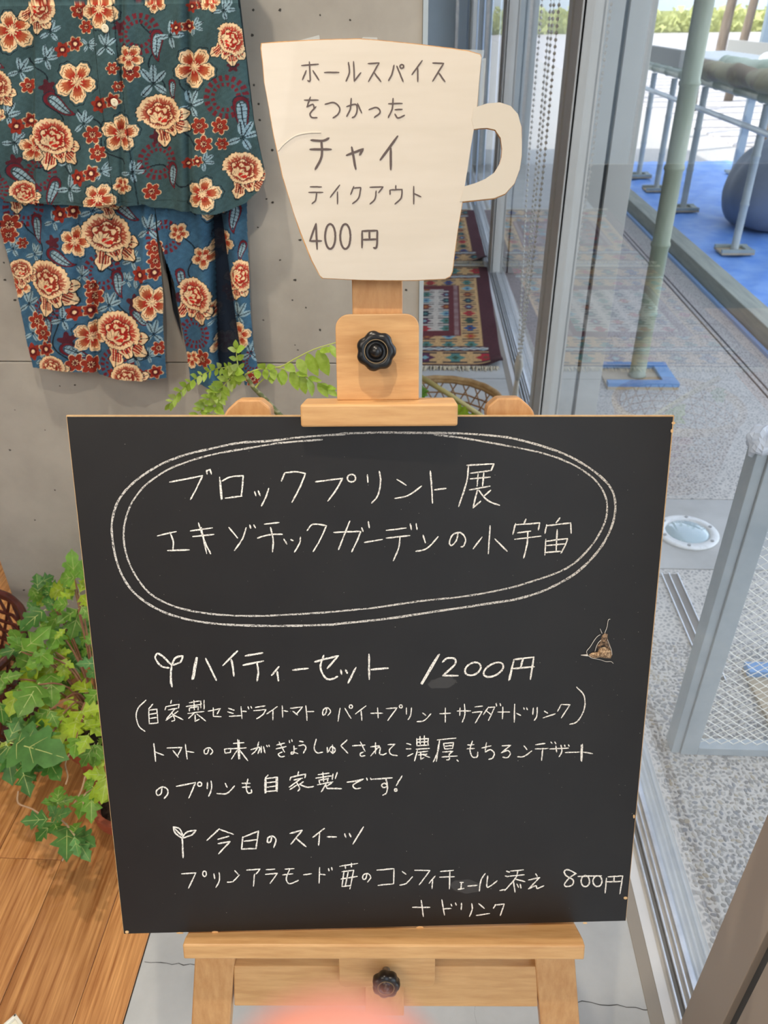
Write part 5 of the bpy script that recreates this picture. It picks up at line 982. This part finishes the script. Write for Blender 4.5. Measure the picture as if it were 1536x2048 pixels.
# pinnate plant behind the board
lh=[(0,0),(.12,.10),(.22,.28),(.25,.46),(.20,.68),(.10,.87),(0,1.0)]
M_pin=[mat('frond_leaf',(150,182,62),.4,col2=(168,196,84),scale=4,transl=.45,rnd=.1),mat('frond_leaf_pale',(176,194,104),.4,col2=(186,204,122),scale=4,transl=.45,rnd=.1)]
pme=[]
for m in M_pin: q=leafmesh('leaflet',lh,.12,.18,False);q.materials.append(m);pme.append(q)
shrub=thing('pinnate_shrub',(-.26,1.22,.24),'tall thin shrub with arching yellow green pinnate fronds rising behind the blackboard','plant')
def g4(x,y,Y=1.14): return onY(320+x/4.042,660+y/4.042,Y)
def frond(P,n,l0,l1,side,wid=1.,Y0=1.14,Y1=1.14,dirs=None):
    S=smoothline(P,10);N=len(S);YY=lambda k:Y0+(Y1-Y0)*k/(N-1)
    MB().tube([g4(S[k][0],S[k][1],YY(k)) for k in range(N)],[.0012-.0007*k/N for k in range(N)],6).build('rachis',mat('rachis_green',(176,190,96),.6),shrub)
    for i in range(n):
        k=int((i+.6)/n*(N-1));p=S[k];t=S[min(k+1,N-1)]-S[max(k-1,0)];t=t/np.linalg.norm(t);l=l0+(l1-l0)*i/max(1,n-1)
        for s in side:
            q=np.array([-t[1],t[0]])*s;dr=t*.45+q*.9 if dirs is None else t*dirs[0]+np.array([0,1.])*dirs[1]*s
            dr=dr/np.linalg.norm(dr);e=p+dr*l
            B=g4(p[0],p[1],YY(k)+.001*s);T=g4(e[0],e[1],YY(k)+random.uniform(-.02,.005))
            putleaf(pme[random.random()<.25],B,T,shrub,wid=wid,up=.1,name='leaflet')
    o=g4(S[-1][0],S[-1][1],YY(N-1));e=S[-1]+(S[-1]-S[-2])/np.linalg.norm(S[-1]-S[-2])*l1;putleaf(pme[0],o,g4(e[0],e[1],YY(N-1)),shrub,wid=wid,up=.1,name='leaflet')
frond([(640,330),(560,305),(440,318),(300,385),(180,480),(90,590)],15,60,85,(-1,),wid=.9,dirs=(.35,-1))
frond([(640,330),(560,305),(440,318),(300,385),(180,480),(90,590)],14,40,60,(1,),wid=.9)
frond([(645,345),(560,400),(490,490),(445,590),(432,700)],9,105,90,(-1,1),wid=1.05)
frond([(520,450),(430,520),(370,600),(300,700)],8,80,80,(-1,1),wid=1.)
frond([(640,330),(622,240),(615,150)],3,62,70,(-1,1),wid=1.25)
frond([(690,360),(780,322),(900,306),(985,292),(1100,228),(1250,155),(1420,102)],6,75,110,(-1,),wid=1.35,dirs=(.2,-1)) if 0 else None
def lf4(bx,by,tx,ty,w_=1.,k=0): putleaf(pme[k],g4(bx,by),g4(tx,ty,1.125),shrub,wid=w_,up=.05,name='leaflet')
S=smoothline([(690,360),(780,322),(900,306),(985,292),(1100,228),(1250,155),(1430,100)],8);MB().tube([g4(x,y) for x,y in S],[.0014-.0006*k/len(S) for k in range(len(S))],6).build('rachis',MATS['rachis_green'],shrub)
S=smoothline([(950,306),(1080,338),(1200,388),(1300,438),(1430,505)],8);MB().tube([g4(x,y) for x,y in S],.0009,6).build('rachis',MATS['rachis_green'],shrub)
for q in ((785,322,790,392,1.5),(850,312,858,400,1.3),(910,306,925,405,1.3),(990,315,1005,445,1.15),(1060,330,1115,490,1.0),(1140,358,1175,520,1.05),(1200,388,1240,535,1.0),(1275,425,1360,540,1.05),(1330,450,1430,535,.9),(1110,232,1185,355,1.15),(1190,185,1270,380,1.05),(1275,158,1360,375,1.0),(1375,120,1425,220,1.0),(1010,280,1090,330,1.3),(800,305,845,280,1.2),(860,300,925,296,.9),(1100,345,1190,365,.8),(1200,380,1300,412,.7),(1290,430,1360,440,.7),(1340,455,1420,475,.7),(895,370,905,430,1.3),(960,345,990,445,1.2),(1300,150,1340,180,1.2),(1330,140,1365,178,1.2),(600,330,670,345,1.2),(590,365,690,400,1.1)): lf4(*q)
MB().tube([g4(690,360),g4(755,465),g4(850,560),g4(930,650),g4(985,705),np.array([-.13,1.16,.62]),np.array([-.20,1.19,.45]),np.array([-.26,1.22,.235])],[.0026,.0036,.0042,.0046,.005,.006,.007,.008],9).build('stem',mat('grey_green_stem',(96,104,64),.8,col2=(150,146,116),scale=60,stretch=(1,1,2),lo=.5,hi=.6),shrub,smooth=True)
MB().tube([g4(770,470),g4(800,430),g4(845,390)],[.0022,.0014,.001],6).build('stem',MATS['rachis_green'],shrub)
pt=thing('plant_pot',(-.26,1.22,0),'terracotta pot of the pinnate shrub, standing behind the blackboard','pot')
MB().lathe([(.08,.0008),(.085,.005),(.112,.22),(.120,.222),(.122,.25),(.108,.25),(.106,.235)],(-.26,1.22,0),40).build('pot_wall',M_ter,pt);MB().lathe([(.106,.232),(.003,.236)],(-.26,1.22,0),24).build('soil',M_soil,pt)
# ---------------------------------------------------------------- baskets
def wicker(name,c,rt_,rb_,h,m,label,rimr,rows,stakes,tw_=.004,rim_m=None):
    t=thing(name,(c[0],c[1],0),label,'basket')
    R=lambda z:rb_+(rt_-rb_)*(z/h)**.8
    MB().lathe([(rb_,.0008),(rb_,.006),(.003,.006)],(c[0],c[1],0),30).build('base',m,t)
    s=MB()
    for k in range(stakes):
        a=2*math.pi*k/stakes
        for sg in (1,-1):
            P=[(c[0]+R(z)*math.cos(a+sg*z/h*.7),c[1]+R(z)*math.sin(a+sg*z/h*.7),z) for z in np.linspace(.004,h,9)];s.tube(P,tw_*.7,5)
    s.build('stakes',m,t)
    wv=MB()
    for i in range(rows):
        z=h*(.08+.84*i/rows);P=[(c[0]+(R(z)+.002*(-1)**k)*math.cos(2*math.pi*k/36),c[1]+(R(z)+.002*(-1)**k)*math.sin(2*math.pi*k/36),z+.001*math.sin(k)) for k in range(36)];wv.tube(P,tw_*.8,5,closed=True)
    wv.build('weave',m,t)
    rm=MB()
    for k,o in ((0,0),(1,rimr*.9)):
        rm.tube([(c[0]+(rt_+(.002 if k else 0))*math.cos(a),c[1]+rt_*math.sin(a),h+o-rimr*.4+.001*math.sin(a*20)) for a in np.linspace(0,2*math.pi,61)[:-1]],rimr,8,closed=True)
    rm.build('rim',rim_m or m,t,smooth=True);return t
wicker('wicker_basket',(-1.055,1.205),.19,.15,.30,mat('dark_wicker',(66,28,22),.35,col2=(92,42,32),scale=60,spec=.7),'dark red brown open weave basket at the left edge behind the ivy',.008,9,22,.0055)
M_rat=mat('rattan',(186,158,112),.5,col2=(158,124,80),scale=30,stretch=(1,1,1))
wicker('rattan_basket',(.083,2.52),.215,.17,.27,mat('rattan_dark',(136,98,62),.6,col2=(168,132,90),scale=40),'round rattan basket with thick pale rim on the floor behind the easel',.011,8,26,.004,M_rat)
bl2=thing('basket_plant',(.10,2.5,.02),'small green leafed plant standing inside the rattan basket','plant')
MB().lathe([(.06,.008),(.085,.16),(.083,.16),(.003,.15)],(.10,2.5,0),24).build('inner_pot',M_ter,bl2)
MB().tube([(.1,2.5,.15),(.08,2.46,.3),(.155,2.40,.33)],.004,6).build('stem',MATS['rachis_green'],bl2)
for (x,y,x2,y2) in ((935,850,905,812),(930,845,960,835),(845,770,832,800),(850,775,842,800),(905,850,925,815)):
    putleaf(ivy_me[0 if x>900 else 1],onY(x,y,2.40),onY(x2,y2,2.36),bl2,wid=1.)
MB().tube([onY(838,752,2.42),onY(900,790,2.40),onY(965,833,2.36)],[.010,.009,.008],8).build('stake',mat('olive_stake',(164,150,92),.5),bl2,smooth=True)
# ---------------------------------------------------------------- white dish corner on the wooden floor
q=onz(60,2034);dish=thing('white_tray',(q[0]-.02,q[1]-.07,0),'corner of a small white tray lying on the wooden floor at the lower left','tray')
def rot(P,a,c): return [(c[0]+(x*math.cos(a)-y*math.sin(a)),c[1]+(x*math.sin(a)+y*math.cos(a))) for x,y in P]
cc=(q[0]-.012,q[1]-.078);FR=(np.zeros(3),np.array([1.,0,0]),np.array([0,1.,0]),np.array([0,0,1.]))
MB().prism(rot(rrect(-.055,-.055,.055,.055,.006,.006),R_(52),cc),FR,.0006,.006).build('tray_base',mat('white_glaze',(236,232,216),.3),dish,bevel=.001)
for s in range(4):
    P=[(-.055,.050),(.055,.050),(.055,.055),(-.055,.055)];P=rot(P,s*math.pi/2,(0,0));MB().prism(rot(P,R_(52),cc),FR,.006,.014).build('tray_edge',MATS['white_glaze'],dish,bevel=.001)
# ---------------------------------------------------------------- finger tip of the photographer reaching over the lens
M_skin=mat('skin',(226,150,132),.5,col2=(232,160,142),scale=30,transl=.15)
fd=ray(668,2288);fd=fd/np.linalg.norm(fd);tip=CC+fd*.050
ax=-UU*.94-F*.34;ax=ax/np.linalg.norm(ax)
P=[];rr=[]
for s_,r in ((-.0064,.0014),(-.0057,.0036),(-.004,.0054),(-.001,.0066),(.004,.0073),(.010,.0076),(.018,.0078),(.024,.0074),(.032,.0080),(.045,.0086),(.060,.0092)):
    P.append(tip+ax*s_+(-F*.004*(max(0,s_-.02)/.03)**2));rr.append(r)
fg_=thing('finger',tip+ax*.03,'blurred pink fingertip of the photographer poking into the bottom of the frame','finger')
MB().tube(P,rr,20).build('finger_skin',M_skin,fg_,smooth=True)
V=[];Fc=[]
for i in range(7):
    for j in range(7):
        a=(j-3)/3*.75;s_=-.002+.0125*i/6;r=.0079*(1 if i>0 else .9);V.append(tip+ax*s_+(F*math.cos(a)+RR*math.sin(a))*r)
for i in range(6):
    for j in range(6): q=i*7+j;Fc.append((q,q+1,q+8,q+7))
mesh('fingernail',V,Fc,mat('nail',(236,186,172),.25),fg_,smooth=True)
